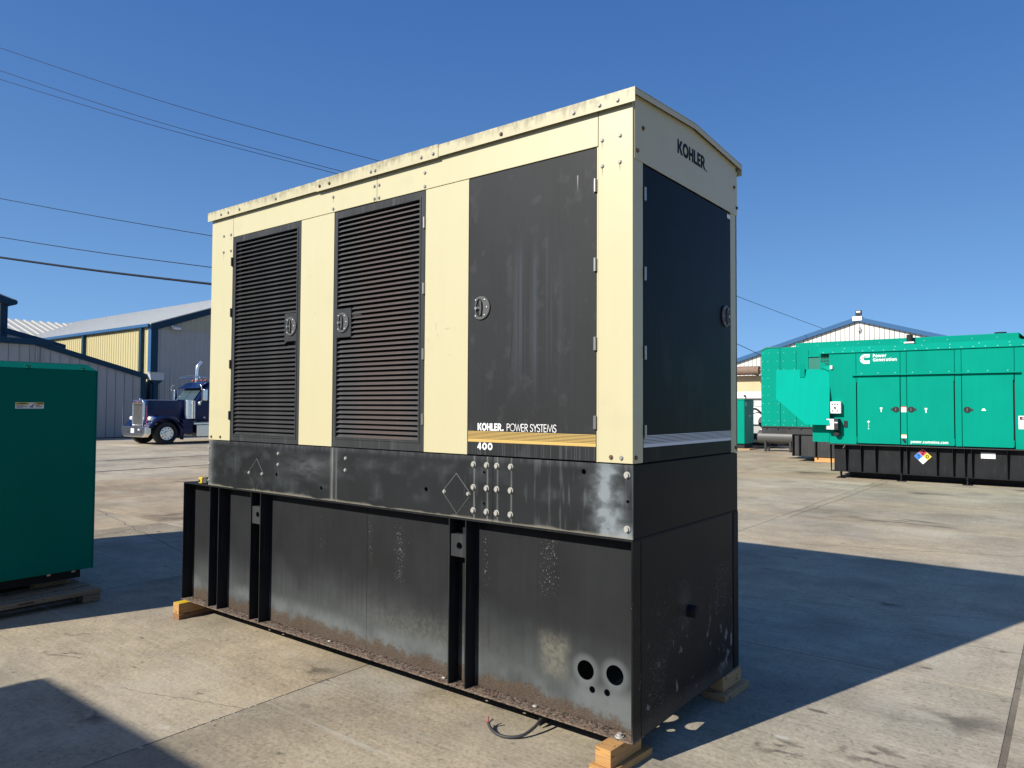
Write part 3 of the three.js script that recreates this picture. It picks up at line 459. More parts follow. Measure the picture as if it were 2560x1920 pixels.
  function louverDoor(x0, x1, y0, y1, lx0, lx1, ly0, ly1, n, plate, mat, label) {
    const d = part('louvred_door', ex(shapeOf([[x0, y0], [x1, y0], [x1, y1], [x0, y1]], [rectHole(lx0, lx1, ly0, ly1)]), -0.028, -0.002, [], 0.0015), M.frame, gen, label);
    const pitch = (ly1 - ly0) / n, full = slatG(lx0 - 0.004, lx1 + 0.004), short = plate.left ? slatG(plate.x1, lx1 + 0.004) : slatG(lx0 - 0.004, plate.x0);
    for (let i = 0; i < n; i++) { const y = ly0 + pitch * (i + 0.5); copyPart('slat', y > plate.y0 - 0.006 && y < plate.y1 + 0.006 ? short : full, mat, d, [0, y - 0.004 + rr(-0.0006, 0.0006), -0.004]); }
    part('louvre_surround', ex(shapeOf([[lx0 - 0.012, ly0 - 0.012], [lx1 + 0.012, ly0 - 0.012], [lx1 + 0.012, ly1 + 0.012], [lx0 - 0.012, ly1 + 0.012]], [rectHole(lx0, lx1, ly0, ly1)]), -0.002, 0.0018), M.frame, d);
    part('latch_plate', B(plate.x0, plate.x1, plate.y0, plate.y1, -0.012, 0.001, 0.002), M.frame, d);
    return d;
  }
  const d1 = louverDoor(-3.5585, -2.6795, 1.4775, 3.0895, -3.515, -2.721, 1.526, 3.042, 47, { x0: -2.86, x1: -2.715, y0: 2.222, y1: 2.427 }, M.louver, 'far louvred door with plain black slats');
  for (const y of [2.895, 2.49, 2.08, 1.676]) hinge(d1, -3.566, y, M.dark, 1);
  latch(d1, -2.78, 2.33, 0.001, M.latch, 1);
  const d2 = louverDoor(-2.3, -1.4315, 1.4775, 3.0855, -2.262, -1.477, 1.542, 3.036, 47, { x0: -2.27, x1: -2.117, y0: 2.218, y1: 2.414, left: true }, M.louverFaded, 'middle louvred door with reddish faded slats');
  for (const y of [2.884, 2.477, 2.074, 1.676]) hinge(d2, -1.4345, y, M.zinc, -1);
  latch(d2, -2.202, 2.319, 0.001, M.latch, 1);
  // plain front door
  const d3 = part('front_door', B(-1.07, -0.2095, 1.479, 3.0845, -0.028, -0.0015, 0.002), M.door, gen, 'solid black front door with lettering and gold stripes');
  for (const y of [2.889, 2.481, 2.077, 1.677]) hinge(d3, -0.2125, y, M.zinc, -1);
  latch(d3, -0.975, 2.32, -0.0015, M.latch, 1);
  part('lettering', word('KOHLER.', HEAVY, 0.19, 0.042).translate(-0.996, 1.6185, -0.0005), M.white, d3);
  part('lettering', word('POWER SYSTEMS', LIGHT, 0.333, 0.041).translate(-0.784, 1.6195, -0.0005), M.white, d3);
  part('number', word('400', HEAVY, 0.112, 0.04).translate(-0.997, 1.5095, -0.0005), M.white, d3);
  for (let i = 0; i < 7; i++) part('stripe', i ? B(-1.069, -0.21, 1.566 + i * 0.0073, 1.566 + i * 0.0073 + 0.0041, -0.002, -0.0006) : B(-1.069, -0.21, 1.553, 1.5705, -0.002, -0.0006), M.gold, d3);
  // end door
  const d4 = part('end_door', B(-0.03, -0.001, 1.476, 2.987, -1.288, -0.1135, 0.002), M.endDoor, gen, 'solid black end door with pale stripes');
  for (const y of [2.835, 2.429, 2.029, 1.631]) part('hinge', [cyl(0.0075, 0.0075, 0.068, 10, [0.006, y, -0.12]), B(0, 0.003, y - 0.034, y + 0.034, -0.137, -0.12)].map((g) => puv(g)), M.zinc, d4);
  latch(d4, 0, 2.325, -1.2, M.latch, -1, true);
  part('sticker', B(-0.002, 0.0005, 2.95, 2.976, -1.284, -1.236), M.white, d4);
  for (let i = 0; i < 7; i++) part('stripe', i ? B(-0.002, 0, 1.5645 + i * 0.0073, 1.5686 + i * 0.0073, -1.287, -0.114) : B(-0.002, 0, 1.5525, 1.5695, -1.287, -0.114), M.silver, d4);
  const drip = std({ color: new THREE.Color(0.16, 0.085, 0.04), roughness: 0.9, transparent: true, opacity: 0.55, alphaMap: grayTex(16, 64, (u, v) => sm(0.5, 0.1, Math.abs(u - 0.5)) * sm(0, 1, v) * 0.9) });
  for (const [x, y, h] of [[-0.121, 1.5, 0.02], [-0.063, 1.498, 0.018], [-0.175, 3.106, 0.05], [-0.174, 2.973, 0.06], [-0.072, 2.974, 0.05], [-1.897, 3.1, 0.015], [-3.829, 1.494, 0.015], [-2.319, 3.188, 0.05], [-3.695, 2.978, 0.06], [-3.592, 3.108, 0.05]]) part('rust_drip', fin(new THREE.PlaneGeometry(0.008, h)).translate(x, y - h / 2, 0.0006), drip, gen);
  // base frame
  const rails = [[-3.865, -2.302, [[-2.933, 1.247], [-2.41, 1.186]]], [-2.3, -0.881, [[-1.403, 1.252], [-0.945, 1.381], [-0.945, 1.204]]], [-0.879, 0, [[-0.282, 1.423], [-0.028, 1.291]]]].map(([a, b, hs]) =>
    part('base_rail', ex(shapeOf([[a, 1.108], [b, 1.108], [b, 1.471], [a, 1.471]], hs.map(([x, y]) => circ(x, y, x === -0.945 || x === -0.028 ? 0.008 : 0.0135))), -0.01, 0, [], 0.0015), M.base, gen, 'chalky black base rail'));
  part('weld_strap', B(-2.297, -2.252, 1.11, 1.469, -0.001, 0.0022, 0.001), M.base, rails[1]);
  part('base_core', B(-3.86, -0.012, 1.109, 1.47, -1.385, -0.03), M.dark, gen);
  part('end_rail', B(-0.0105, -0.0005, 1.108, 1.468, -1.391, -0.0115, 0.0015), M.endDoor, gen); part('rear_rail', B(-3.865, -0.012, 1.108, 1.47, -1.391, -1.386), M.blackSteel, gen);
  for (const [p, l] of [[[[-3.195, 1.118], [-3.095, 1.242], [-3.183, 1.35], [-3.291, 1.244]], 0], [[[-1.151, 1.134], [-1.046, 1.251], [-1.154, 1.361], [-1.262, 1.25]], 1]]) { const cx = (p[0][0] + p[2][0]) / 2, cy = (p[0][1] + p[2][1]) / 2, big = p.map(([x, y]) => [cx + (x - cx) * 1.05, cy + (y - cy) * 1.05]); part('cover_plate', ex(p, 0.0022, 0.0048, [], 0.001), M.base, rails[l]); part('plate_edge', ex(big, 0.0004, 0.0021), M.chalk, rails[l]); }
  for (const [x, y] of [[-2.912, 1.403], [-2.913, 1.323], [-3.277, 1.243], [-3.108, 1.243], [-3.855, 1.415], [-3.855, 1.283], [-3.855, 1.149]]) copyPart('bolt', boltSmall, M.bigBolt, rails[0], [x, y, x < -3 && x > -3.5 ? 0.004 : 0]);
  for (const [x, y] of [[-2.153, 1.404], [-2.155, 1.325], [-1.247, 1.251], [-1.061, 1.251]]) copyPart('bolt', boltSmall, M.bigBolt, rails[1], [x, y, x > -2 ? 0.004 : 0]);
  for (const y of [1.4225, 1.2925, 1.1605]) { for (const x of [-1.022, -0.924]) copyPart('bolt', boltBig, M.bigBolt, rails[1], [x, y, 0], [0, 0, rr(0, 1)]); for (const x of [-0.85, -0.752]) copyPart('bolt', boltBig, M.bigBolt, rails[2], [x, y, 0], [0, 0, rr(0, 1)]); }
  for (const y of [1.421, 1.157]) copyPart('bolt', boltBig, M.bigBolt, rails[2], [-0.03, y, 0]);
  // fuel tank
  const tw = part('tank_wall', ex(shapeOf([[-4.246, 0.136], [-0.002, 0.136], [-0.002, 1.096], [-4.246, 1.096]], [circ(-0.3226, 0.388, 0.05), circ(-0.149, 0.4, 0.05), circ(-0.282, 0.297, 0.0175), circ(-0.194, 0.302, 0.0175)]), -0.095, -0.088), M.tank, gen, 'dusty fuel tank wall with rusted foot');
  part('weld_seam', B(-2.033, -2.027, 0.14, 1.09, -0.089, -0.0862, 0.001), M.tank, tw);
  part('top_flange', B(-4.25, -0.0005, 1.097, 1.106, -1.396, 0.001, 0.001), M.blackSteel, gen);
  part('bottom_flange', exY([[-4.25, 0.001], [0.0005, 0.001], [0.0005, -0.12], [-4.25, -0.12]], 0.126, 0.135, [[-1.153, 0.024], [-0.873, 0.024], [-3.363, 0.022], [-3.183, 0.022]].map(([x, z]) => circ(x, z, 0.014))), M.rust, gen, 'rusty bottom flange covered in dirt');
  const finG = B(-0.004, 0.004, 0.1355, 1.0965, -0.0875, -0.0015, 0.0008);
  for (const x of [-3.837, -3.707, -3.257, -3.132, -1.211, -1.082]) copyPart('stiffener_fin', finG, M.blackSteel, gen, [x, 0, 0]);
  part('tank_end', B(-4.25, -4.243, 0.126, 1.0965, -1.39, 0, 0.0008), M.blackSteel, gen);
  for (const [a, b, y0, y1, cx, cy] of [[-3.2525, -3.1365, 0.86, 0.99, -3.182, 0.93], [-1.2065, -1.0865, 0.877, 1.006, -1.141, 0.94]]) part('lifting_lug', ex(shapeOf([[a, y0], [b, y0], [b, y1], [a, y1]], [circ(cx, cy, 0.021)]), -0.06, -0.012, [], 0.002), M.frame, gen);
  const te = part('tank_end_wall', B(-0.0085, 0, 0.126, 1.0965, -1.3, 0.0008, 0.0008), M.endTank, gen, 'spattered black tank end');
  part('weld_strip', B(-0.001, 0.0022, 0.13, 1.095, -0.0885, -0.0845, 0.001), M.blackSteel, te);
  part('rear_flange', B(-0.03, 0.001, 0.126, 1.0965, -1.396, -1.318, 0.001), M.blackSteel, gen);
  part('pipe_stub', [cyl(0.034, 0.034, 0.05, 24, [0.025, 0.63, -0.645], 'x'), cyl(0.02, 0.02, 0.054, 20, [0.0255, 0.63, -0.645], 'x')].map((g) => puv(g)), M.blackSteel, te);
  part('tank_back', B(-4.24, -0.03, 0.126, 1.0965, -1.316, -1.306), M.blackSteel, gen); part('tank_bottom', B(-4.24, -0.62, 0.118, 0.1255, -1.3, -0.1), M.blackSteel, gen);
  part('tank_partition', B(-0.628, -0.62, 0.015, 1.09, -1.3, -0.1), M.dark, gen);  // unseen plate, carried below the tank floor to keep the holes dark
  part('flange_bolt', [cyl(0.022, 0.024, 0.006, 18, [-0.085, 0.138, -0.022]), cyl(0.013, 0.014, 0.012, 6, [-0.085, 0.146, -0.022])].map((g) => puv(g)), M.bigBolt, gen);
  const bits = [];
  for (let i = 0; i < 700; i++) { const x = rr(-4.2, -0.05), near = rnd(), s = rr(0.002, 0.006) * (near < 0.08 ? 1.9 : 1); bits.push(fin(new THREE.IcosahedronGeometry(1, 0)).scale(s * rr(0.8, 1.8), s * 0.6, s * rr(0.7, 1.4)).rotateY(rr(0, 6)).translate(x, 0.135 + s * 0.3, -0.086 + 0.075 * rnd() * rnd())); }
  const dirt = part('dirt', bits, M.rust, gen); dirt.userData.kind = 'stuff';
  part('pebble', [[-2.36, -0.05], [-1.285, -0.045], [-0.62, -0.05]].map(([x, z]) => puv(fin(new THREE.IcosahedronGeometry(0.011, 1))).scale(1.4, 0.6, 1).translate(x, 0.14, z)), M.bigBolt, gen);
}

// ---------------------------------------------------------------- timbers, tape measure, cable
function timber(label, x0, x1, y0, y1, z0, z1, m, turn, capM) {
  const o = thing('timber_block', label, 'timber', [(x0 + x1) / 2, y0, (z0 + z1) / 2]); o.userData.local = true; o.rotation.y = turn;
  const w = (x1 - x0) / 2, d = (z1 - z0) / 2;
  part('beam', puv(fin(B(-w, w, 0, y1 - y0, -d, d, 0.003)), rnd(), rnd()), m, o);
  if (capM) part('paint_patch', B(-w + 0.001, w - 0.001, y1 - y0, y1 - y0 + 0.0015, d - 0.16, d - 0.003), capM, o);
  delete o.userData.local; return o;
}
timber('orange timber block directly under the near corner of the cream generator', -0.133, -0.044, 0.0405, 0.126, -0.16, 0.118, M.timber, -0.06);
timber('flat lower timber board beneath the near corner block of the cream generator', -0.148, -0.02, 0, 0.0395, -0.22, 0.14, M.timber, -0.1);
timber('upper timber block with yellow painted top under the far left tank corner', -4.203, -4.112, 0.0405, 0.126, -0.5, 0.095, M.timber, 0.0, M.yellowPaint);
timber('brown lower timber under the yellow topped block at the far left tank corner', -4.2, -4.105, 0, 0.0395, -0.5, 0.1, M.timberBrown, 0.02);
timber('upper grey timber block under the rear right tank corner in shade', -0.075, 0.014, 0.0405, 0.126, -1.39, -1.12, M.timberGrey, -0.04);
timber('wider lower timber under the rear right tank corner in shade', -0.1, 0.052, 0, 0.0395, -1.42, -1.07, M.timberGrey, -0.06);
{
  const t = thing('tape_measure', 'small yellow and black tape measure on the left end of the black tank', 'tape measure', [-4.0, 1.106, -0.055]); t.userData.local = true; t.rotation.y = 0.22;
  part('case_front', B(-0.052, -0.008, 0.001, 0.052, -0.03, 0.03, 0.007), M.yellowPaint, t);
  const D = shapeOf([[-0.0085, 0.002], [0.048, 0.002], [0.056, 0.012], [0.056, 0.036], [0.046, 0.05], [-0.0085, 0.051]]);
  part('case_body', ex(D, -0.031, 0.031, [], 0.005), M.rubber, t);
  part('label', B(-0.047, -0.032, 0.013, 0.034, 0.0295, 0.0312), M.dark, t); part('hook', B(-0.06, -0.051, 0.001, 0.012, -0.012, 0.012, 0.001), M.zinc, t);
  part('side_disc', puv(cyl(0.019, 0.019, 0.004, 24, [0.026, 0.026, 0.0315], 'z')), M.latch, t);
  delete t.userData.local;
  const c = thing('cable', 'loose black cable with a red tip curling on the concrete under the tank edge', 'cable', [-0.66, 0, 0]);
  part('sheath', puv(tube([[-0.56, 0.15, -0.35], [-0.6, 0.1, -0.15], [-0.6, 0.045, -0.03], [-0.63, 0.016, 0.055], [-0.69, 0.0085, 0.1], [-0.76, 0.0095, 0.105], [-0.82, 0.02, 0.085], [-0.845, 0.032, 0.07]], 0.0085, 70, 10)), M.cable, c);
  part('red_core', [tube([[-0.845, 0.032, 0.07], [-0.856, 0.045, 0.06], [-0.858, 0.058, 0.055]], 0.005, 8, 6), tube([[-0.845, 0.032, 0.07], [-0.862, 0.036, 0.075]], 0.0045, 6, 6)].map((g) => puv(g)), flat(0.4, 0.05, 0.05, 0.6), c);
  part('black_core', puv(tube([[-0.842, 0.03, 0.071], [-0.832, 0.045, 0.058], [-0.825, 0.048, 0.05]], 0.005, 8, 6)), M.cable, c);
}

// ---------------------------------------------------------------- green generator on a pallet at the left edge
{
  const g = thing('green_generator', 'dark green generator enclosure standing on a wooden pallet at the left edge', 'generator', [-7.2, 0.17, 1.45]);
  const X1 = -5.45, X0 = -8.9, z0 = 0.225, z1 = 2.7;
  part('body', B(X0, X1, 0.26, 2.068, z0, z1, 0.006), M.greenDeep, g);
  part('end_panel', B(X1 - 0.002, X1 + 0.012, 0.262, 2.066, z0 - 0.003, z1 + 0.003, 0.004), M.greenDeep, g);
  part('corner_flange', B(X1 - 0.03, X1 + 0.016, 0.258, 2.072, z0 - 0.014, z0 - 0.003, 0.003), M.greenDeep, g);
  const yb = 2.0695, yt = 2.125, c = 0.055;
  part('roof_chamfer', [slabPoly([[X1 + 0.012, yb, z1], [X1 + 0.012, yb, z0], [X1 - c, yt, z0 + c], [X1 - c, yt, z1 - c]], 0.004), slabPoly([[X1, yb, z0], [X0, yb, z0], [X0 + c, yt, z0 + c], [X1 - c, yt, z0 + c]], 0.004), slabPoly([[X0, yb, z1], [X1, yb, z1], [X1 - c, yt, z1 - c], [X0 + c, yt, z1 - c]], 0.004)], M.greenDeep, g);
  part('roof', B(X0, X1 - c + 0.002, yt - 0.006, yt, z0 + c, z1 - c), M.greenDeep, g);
  for (const z of [0.34, 0.78, 1.9]) part('roof_hook', [B(X1 + 0.002, X1 + 0.03, 2.071, 2.079, z - 0.012, z + 0.012, 0.002), cyl(0.006, 0.006, 0.05, 8, [X1 + 0.01, 2.09, z], 'z')].map((q) => puv(q)), M.greenDark, g);
  part('base_skid', B(X0 + 0.1, X1 - 0.08, 0.175, 0.259, z0 + 0.06, z1 - 0.06), M.dark, g);
  for (const z of [0.35, 0.55]) part('foot_bolt', B(X1 - 0.05, X1 - 0.02, 0.24, 0.26, z, z + 0.03), M.zinc, g);
  const s = part('warning_label', B(X1 + 0.0122, X1 + 0.0136, 1.718, 1.772, 0.65, 0.868), M.white, g, 'white and yellow warning label');
  part('yellow_band', [B(X1 + 0.0137, X1 + 0.0142, 1.753, 1.77, 0.764, 0.866), B(X1 + 0.0137, X1 + 0.0142, 1.753, 1.77, 0.652, 0.722)], M.yellowPaint, s);
  const put = (txt, w, h, z, y) => type(txt, w, h).rotateY(Math.PI / 2).translate(X1 + 0.0135, y, z);
  part('lettering', [put('WARNING', 0.05, 0.009, 0.835, 1.757), put('CAUTION', 0.04, 0.009, 0.7, 1.757), face([[0, 0], [0.012, 0], [0.006, 0.011]]).rotateY(Math.PI / 2).translate(X1 + 0.0145, 1.756, 0.852)], M.ink, s);
  for (const [a, b, y, w] of [[0.86, 0.775, 1.746, 0.7], [0.86, 0.772, 1.739, 0.95], [0.86, 0.772, 1.732, 0.9], [0.86, 0.78, 1.725, 0.6], [0.715, 0.66, 1.746, 0.7], [0.715, 0.655, 1.739, 0.9], [0.715, 0.655, 1.732, 0.8]]) part('print_line', B(X1 + 0.0137, X1 + 0.0141, y, y + 0.003, a - (a - b) * w, a), M.frame, s);
  part('pictogram', [ribbon([[0, 0.006], [0.02, 0.013], [0.028, 0.03]], 0.007), ribbon([[0, 0], [0.026, 0]], 0.003), ribbon([[0.019, 0.012], [0.02, 0.002]], 0.004)].map((q) => q.rotateY(Math.PI / 2).translate(X1 + 0.0145, 1.728, 0.757)), M.ink, s);
}
{
  const p = thing('pallet', 'weathered wooden pallet beneath the dark green generator at the left edge', 'pallet', [-6.9, 0, 1.45]);
  const deck = [[-5.36, -5.2], [-5.58, -5.42], [-5.85, -5.66], [-6.3, -6.1], [-6.9, -6.7], [-7.6, -7.4], [-8.3, -8.1], [-8.85, -8.65]];
  for (const [a, b] of deck) part('deck_board', puv(B(a, b, 0.078, 0.118, 0.24, 2.68, 0.003), rnd(), rnd()), M.pallet, p);
  for (const z of [0.31, 1.45, 2.6]) part('stringer', puv(B(-8.85, -5.215, 0.004, 0.0775, z - 0.07, z + 0.07, 0.003), rnd(), rnd()), M.pallet, p);
  for (const z of [0.5, 2.4]) part('bearer', puv(B(-8.8, -5.62, 0.119, 0.174, z - 0.15, z + 0.15, 0.003), rnd(), rnd()), M.timberGrey, p);
  part('stencil', type('10130354', 0.115, 0.016).rotateY(Math.PI / 2).translate(-5.1995, 0.092, 0.885), M.ink, p);
}
{
  const g = thing('tan_generator', 'tan generator behind the camera whose straight edged shadow darkens the lower left concrete', 'generator', [-1, 0, 7]);
  part('body', B(-5.0, 2.2, 0.9, 3.1, 5.93, 7.5, 0.01), M.cream, g); part('roof', B(-5.03, 2.23, 3.101, 3.2, 5.9, 7.53, 0.02), M.cream, g);
  part('fuel_tank', B(-5.0, 2.2, 0.1, 0.898, 5.95, 7.48, 0.01), M.blackSteel, g);
  for (const x of [-4.6, -2.9, -1.2, 0.5]) part('door', B(x, x + 1.3, 1.0, 2.9, 5.91, 5.929, 0.004), M.door, g);
  for (const x of [-4.6, 1.6]) part('foot', B(x, x + 0.3, 0, 0.099, 5.95, 7.48), M.timberGrey, g);
}

// ---------------------------------------------------------------- long green generator on the right
const rivet = domeZ(0.016, 0.01);
{
  const Z = -16.6, g = thing('green_generator', 'bright green generator with three doors above a black ribbed tank at right', 'generator', [-0.5, 0, -17.6]);
  const R = 5.5, back = -19.0;
  part('body', B(-3.25, R, 0.875, 3.2, back, Z - 0.05), M.green, g);
  // end post, door posts, upper panels, doors
  const P = (name, x0, x1, y0, y1, dz = 0, m = M.green) => part(name, B(x0, x1, y0, y1, Z - 0.06, Z + dz, 0.004), m, g);
  P('end_post', -3.27, -2.632, 0.875, 3.205); P('door_post', -1.628, -1.5, 0.9, 3.2); P('door_post', -0.49, -0.362, 0.9, 3.2); P('end_post', 0.665, 2.2, 0.875, 3.2);
  for (const [a, b] of [[-2.624, -1.636], [-1.492, -0.498], [-0.354, 0.657]]) P('upper_panel', a, b, 2.62, 3.2);
  const doors = [[-2.605, -1.645], [-1.488, -0.515], [-0.35, 0.63]].map(([a, b], i) => P('door', a, b, 0.905, 2.585, 0.004));
  P('far_panel', 2.21, R, 0.875, 3.2);
  part('door_shadow_gap', B(-2.63, 0.66, 0.877, 2.6, Z - 0.058, Z - 0.045), M.dark, g);
  part('drip_rail', B(-2.72, 0.78, 2.592, 2.622, Z - 0.02, Z + 0.075, 0.006), M.green, g);
  part('roof_fascia', slabPoly([[-3.53, 3.19, Z + 0.03], [R, 3.19, Z + 0.03], [R, 3.345, Z - 0.06], [-3.53, 3.345, Z - 0.06]], 0.004), M.green, g);
  part('fascia_lip', B(-3.53, R, 3.183, 3.193, Z - 0.03, Z + 0.036, 0.002), M.green, g);
  part('roof', B(-3.53, R, 3.33, 3.343, back, Z - 0.061), M.green, g);
  part('fascia_joint', slabPoly([[-0.72, 3.19, Z + 0.0345], [-0.61, 3.19, Z + 0.0345], [-0.61, 3.345, Z - 0.0555], [-0.72, 3.345, Z - 0.0555]], 0.003), M.green, g);
  for (let x = -3.4; x < 2; x += 0.235) copyPart('rivet', rivet, M.rivet, g, [x, 3.215, Z + 0.017], [-0.5, 0, 0]);
  for (let x = -2.9; x < 2; x += 0.58) copyPart('rivet', rivet, M.rivet, g, [x, 3.295, Z - 0.03], [-0.5, 0, 0]);
  for (let x = -2.5; x < 0.8; x += 0.38) copyPart('rivet', rivet, M.rivet, g, [x, 2.65, Z]);
  for (const [i, x] of [[0, -2.612], [1, -0.51], [2, 0.637]]) for (const y of [2.5, 1.0]) part('hinge', puv(cyl(0.013, 0.013, 0.14, 8, [x, y, Z + 0.006])), M.green, doors[i]);
  const disc = () => ex(shapeOf(arc(0, 0, 0.072, 0.072, 0, 350, 24)), 0, 0.012, [], 0.002);
  for (const [i, x, s] of [[0, -1.735, -1], [1, -1.405, 1], [2, -0.25, 1]]) {
    const l = part('latch', puv(disc().translate(x, 1.755, Z + 0.004)), M.dark, doors[i]);
    part('latch_ear', puv(ex(shapeOf(arc(0, 0, 0.045, 0.03, 0, 350, 14), [circ(0.012 * s, 0, 0.011)]), 0, 0.01).translate(x + 0.075 * s, 1.755, Z + 0.004)), M.rubber, doors[i]);
    part('latch_handle', B(x - 0.012, x + 0.012, 1.71, 1.8, Z + 0.016, Z + 0.024, 0.003), M.latch, doors[i]);
  }
  for (const [i, x, y] of [[0, -2.06, 1.74], [1, -1.09, 1.73]]) part('door_symbol', [B(x - 0.03, x + 0.03, y + 0.025, y + 0.04, Z + 0.004, Z + 0.006), B(x - 0.012, x + 0.012, y - 0.05, y + 0.06, Z + 0.004, Z + 0.0055), B(x - 0.03, x + 0.03, y + 0.05, y + 0.06, Z + 0.004, Z + 0.006)], M.white, doors[i]);
  part('door_symbol', [B(-2.38, -2.32, 1.435, 1.452, Z + 0.004, Z + 0.006), B(-2.358, -2.342, 1.41, 1.475, Z + 0.004, Z + 0.0055), B(-2.365, -2.335, 1.262, 1.276, Z + 0.004, Z + 0.006), B(-2.353, -2.347, 1.29, 1.4, Z + 0.004, Z + 0.0052)], M.white, doors[0]);
  part('door_symbol', ex([[-0.045, 0], [0.045, 0], [0.02, 0.05], [-0.02, 0.05]], Z + 0.004, Z + 0.0065).translate(0.07, 1.735, 0), M.white, doors[2]);
  part('lettering', type('power.cummins.com', 0.78, 0.09).translate(-1.42, 0.925, Z + 0.0035), M.white, doors[1]);
  const up = g.children.filter((c) => c.name === 'upper_panel')[0];
  part('lettering', [type('Power', 0.3, 0.082).translate(-2.235, 3.045, Z), type('Generation', 0.53, 0.085).translate(-2.235, 2.945, Z)], M.white, up);
  part('emblem', [ex([[-2.31, 2.895], [-2.31, 2.972], [-2.41, 2.972], ...arc(-2.41, 3.012, 0.04, 0.04, 270, 90, 12).map(([x, y]) => [x, y]), [-2.31, 3.052], [-2.31, 3.13], [-2.42, 3.13], ...arc(-2.415, 3.012, 0.118, 0.118, 92, 268, 20)], Z, Z + 0.004)], M.white, up);
  part('emblem_script', [ribbon([[-2.525, 3.0], [-2.48, 3.03], [-2.42, 3.072], [-2.34, 3.115]], 0.016).translate(0, 0, Z + 0.0045), ringG(-2.515, 3.0, 0.013, 0.013, 0.007, 0.007).translate(0, 0, Z + 0.0047)], M.frame, up);
  const lab = (x0, x1, y0, y1, bar) => { const l = part('label', B(x0, x1, y0, y1, Z, Z + 0.003), M.white, g); if (bar) part('label_band', B(x0, x1, y1 - 0.025, y1 + 0.0005, Z + 0.001, Z + 0.0036), bar, l); return l; };
  const l1 = lab(-1.62, -1.508, 1.69, 1.83, M.amber); part('label_mark', [B(-1.6, -1.58, 1.77, 1.79, Z + 0.003, Z + 0.004), B(-1.55, -1.53, 1.77, 1.79, Z + 0.003, Z + 0.004)], M.red, l1);
  lab(-1.62, -1.508, 1.06, 1.15, M.gold);
  part('key_switch', [cyl(0.03, 0.03, 0.03, 16, [-1.57, 1.02, Z + 0.015], 'z'), B(-1.565, -1.53, 0.95, 1.01, Z + 0.01, Z + 0.03, 0.004)].map((q) => puv(q)), M.dark, g);
  const cs = lab(0.722, 1.12, 1.33, 1.625); part('black_band', B(0.745, 1.1, 1.535, 1.605, Z + 0.003, Z + 0.0045), M.dark, cs);
  part('red_oval', ex(shapeOf(arc(0.92, 1.57, 0.155, 0.03, 0, 350, 24)), Z + 0.0045, Z + 0.006), M.red, cs);
  part('lettering', [type('DANGER', 0.24, 0.036).translate(0.8, 1.552, Z + 0.005)], M.white, cs);
  part('lettering', [type('CAUTION', 0.2, 0.032).translate(0.83, 1.478, Z + 0.0015), type('NO SMOKING', 0.26, 0.032).translate(0.8, 1.43, Z + 0.0015), type('NO OPEN FLAME', 0.32, 0.032).translate(0.765, 1.38, Z + 0.0015)], M.frame, cs);
  // control boxes at the end
  const wb = part('control_box', B(-3.21, -2.965, 1.645, 1.945, Z, Z + 0.15, 0.006), M.white, g, 'white push button control box');
  for (const [x, y] of [[-3.165, 1.87], [-3.1, 1.87], [-3.035, 1.87], [-3.165, 1.71], [-3.035, 1.71]]) part('button', puv(cyl(0.016, 0.016, 0.014, 12, [x, y, Z + 0.157], 'z')), M.dark, wb);
  part('selector', [cyl(0.026, 0.026, 0.02, 14, [-3.1, 1.79, Z + 0.16], 'z'), B(-3.128, -3.072, 1.782, 1.798, Z + 0.165, Z + 0.18)].map((q) => puv(q)), M.latch, wb);
  const kb = part('fuse_box', B(-3.31, -3.005, 1.235, 1.51, Z - 0.01, Z + 0.26, 0.006), M.rubber, g, 'black box with white notice');
  part('notice', B(-3.275, -3.1, 1.24, 1.505, Z + 0.26, Z + 0.2625), M.white, kb); part('notice', B(-3.085, -3.015, 1.4, 1.43, Z + 0.26, Z + 0.2625), M.white, kb);
  part('inlet_cap', [cyl(0.075, 0.075, 0.1, 18, [-3.07, 1.13, Z + 0.07], 'z'), cyl(0.055, 0.055, 0.12, 18, [-3.07, 1.13, Z + 0.09], 'z')].map((q) => puv(q)), M.dark, g);
  part('bracket', B(-2.92, -2.84, 1.3, 1.46, Z, Z + 0.03, 0.004), M.dark, g);
  part('small_box', B(-3.24, -3.18, 2.78, 2.87, Z, Z + 0.05, 0.004), M.white, g);
  // overhanging end: grille, hood, skirt
  part('end_block', B(-3.52, -3.255, 2.6, 3.2, back, Z - 0.11), M.green, g);
  const gr = part('intake_grille', B(-3.515, -3.265, 2.8, 3.215, Z - 0.11, Z - 0.1), M.green, g);
  for (let i = 0; i < 6; i++) for (let j = 0; j < 4; j++) if (j < 3 || i > 2) part('grille_slot', B(-3.495 + i * 0.037, -3.472 + i * 0.037, 3.12 - j * 0.075, 3.175 - j * 0.075, Z - 0.101, Z - 0.098), M.dark, gr);
  part('gusset', slabPoly([[-3.5, 2.86, Z - 0.09], [-3.26, 2.72, Z - 0.02], [-3.26, 2.86, Z - 0.09]], 0.004), M.green, g);
  const hoodM = M.greenGloss;
  const hood = part('exhaust_hood', slabPoly([[-4.59, 2.02, -16.494], [-3.77, 1.35, -16.3], [-3.2, 1.35, -16.3], [-3.28, 2.8, -16.72], [-4.65, 2.8, -16.72]], 0.006), hoodM, g, 'sloping bright green hood plate');
  part('hood_body', [slabPoly([[-4.58, 2.02, -16.51], [-4.64, 2.79, -16.735], [-4.64, 2.79, -18.2], [-4.58, 2.02, -18.2]], 0.01), slabPoly([[-3.77, 1.352, -16.32], [-4.58, 2.02, -16.51], [-4.58, 2.02, -18.2], [-3.77, 1.352, -18.2]], 0.01), slabPoly([[-3.77, 1.352, -18.2], [-3.27, 1.352, -18.2], [-3.27, 1.352, -16.32], [-3.77, 1.352, -16.32]], 0.01), B(-4.63, -3.28, 2.765, 2.785, -18.2, -16.74)], M.green, g);
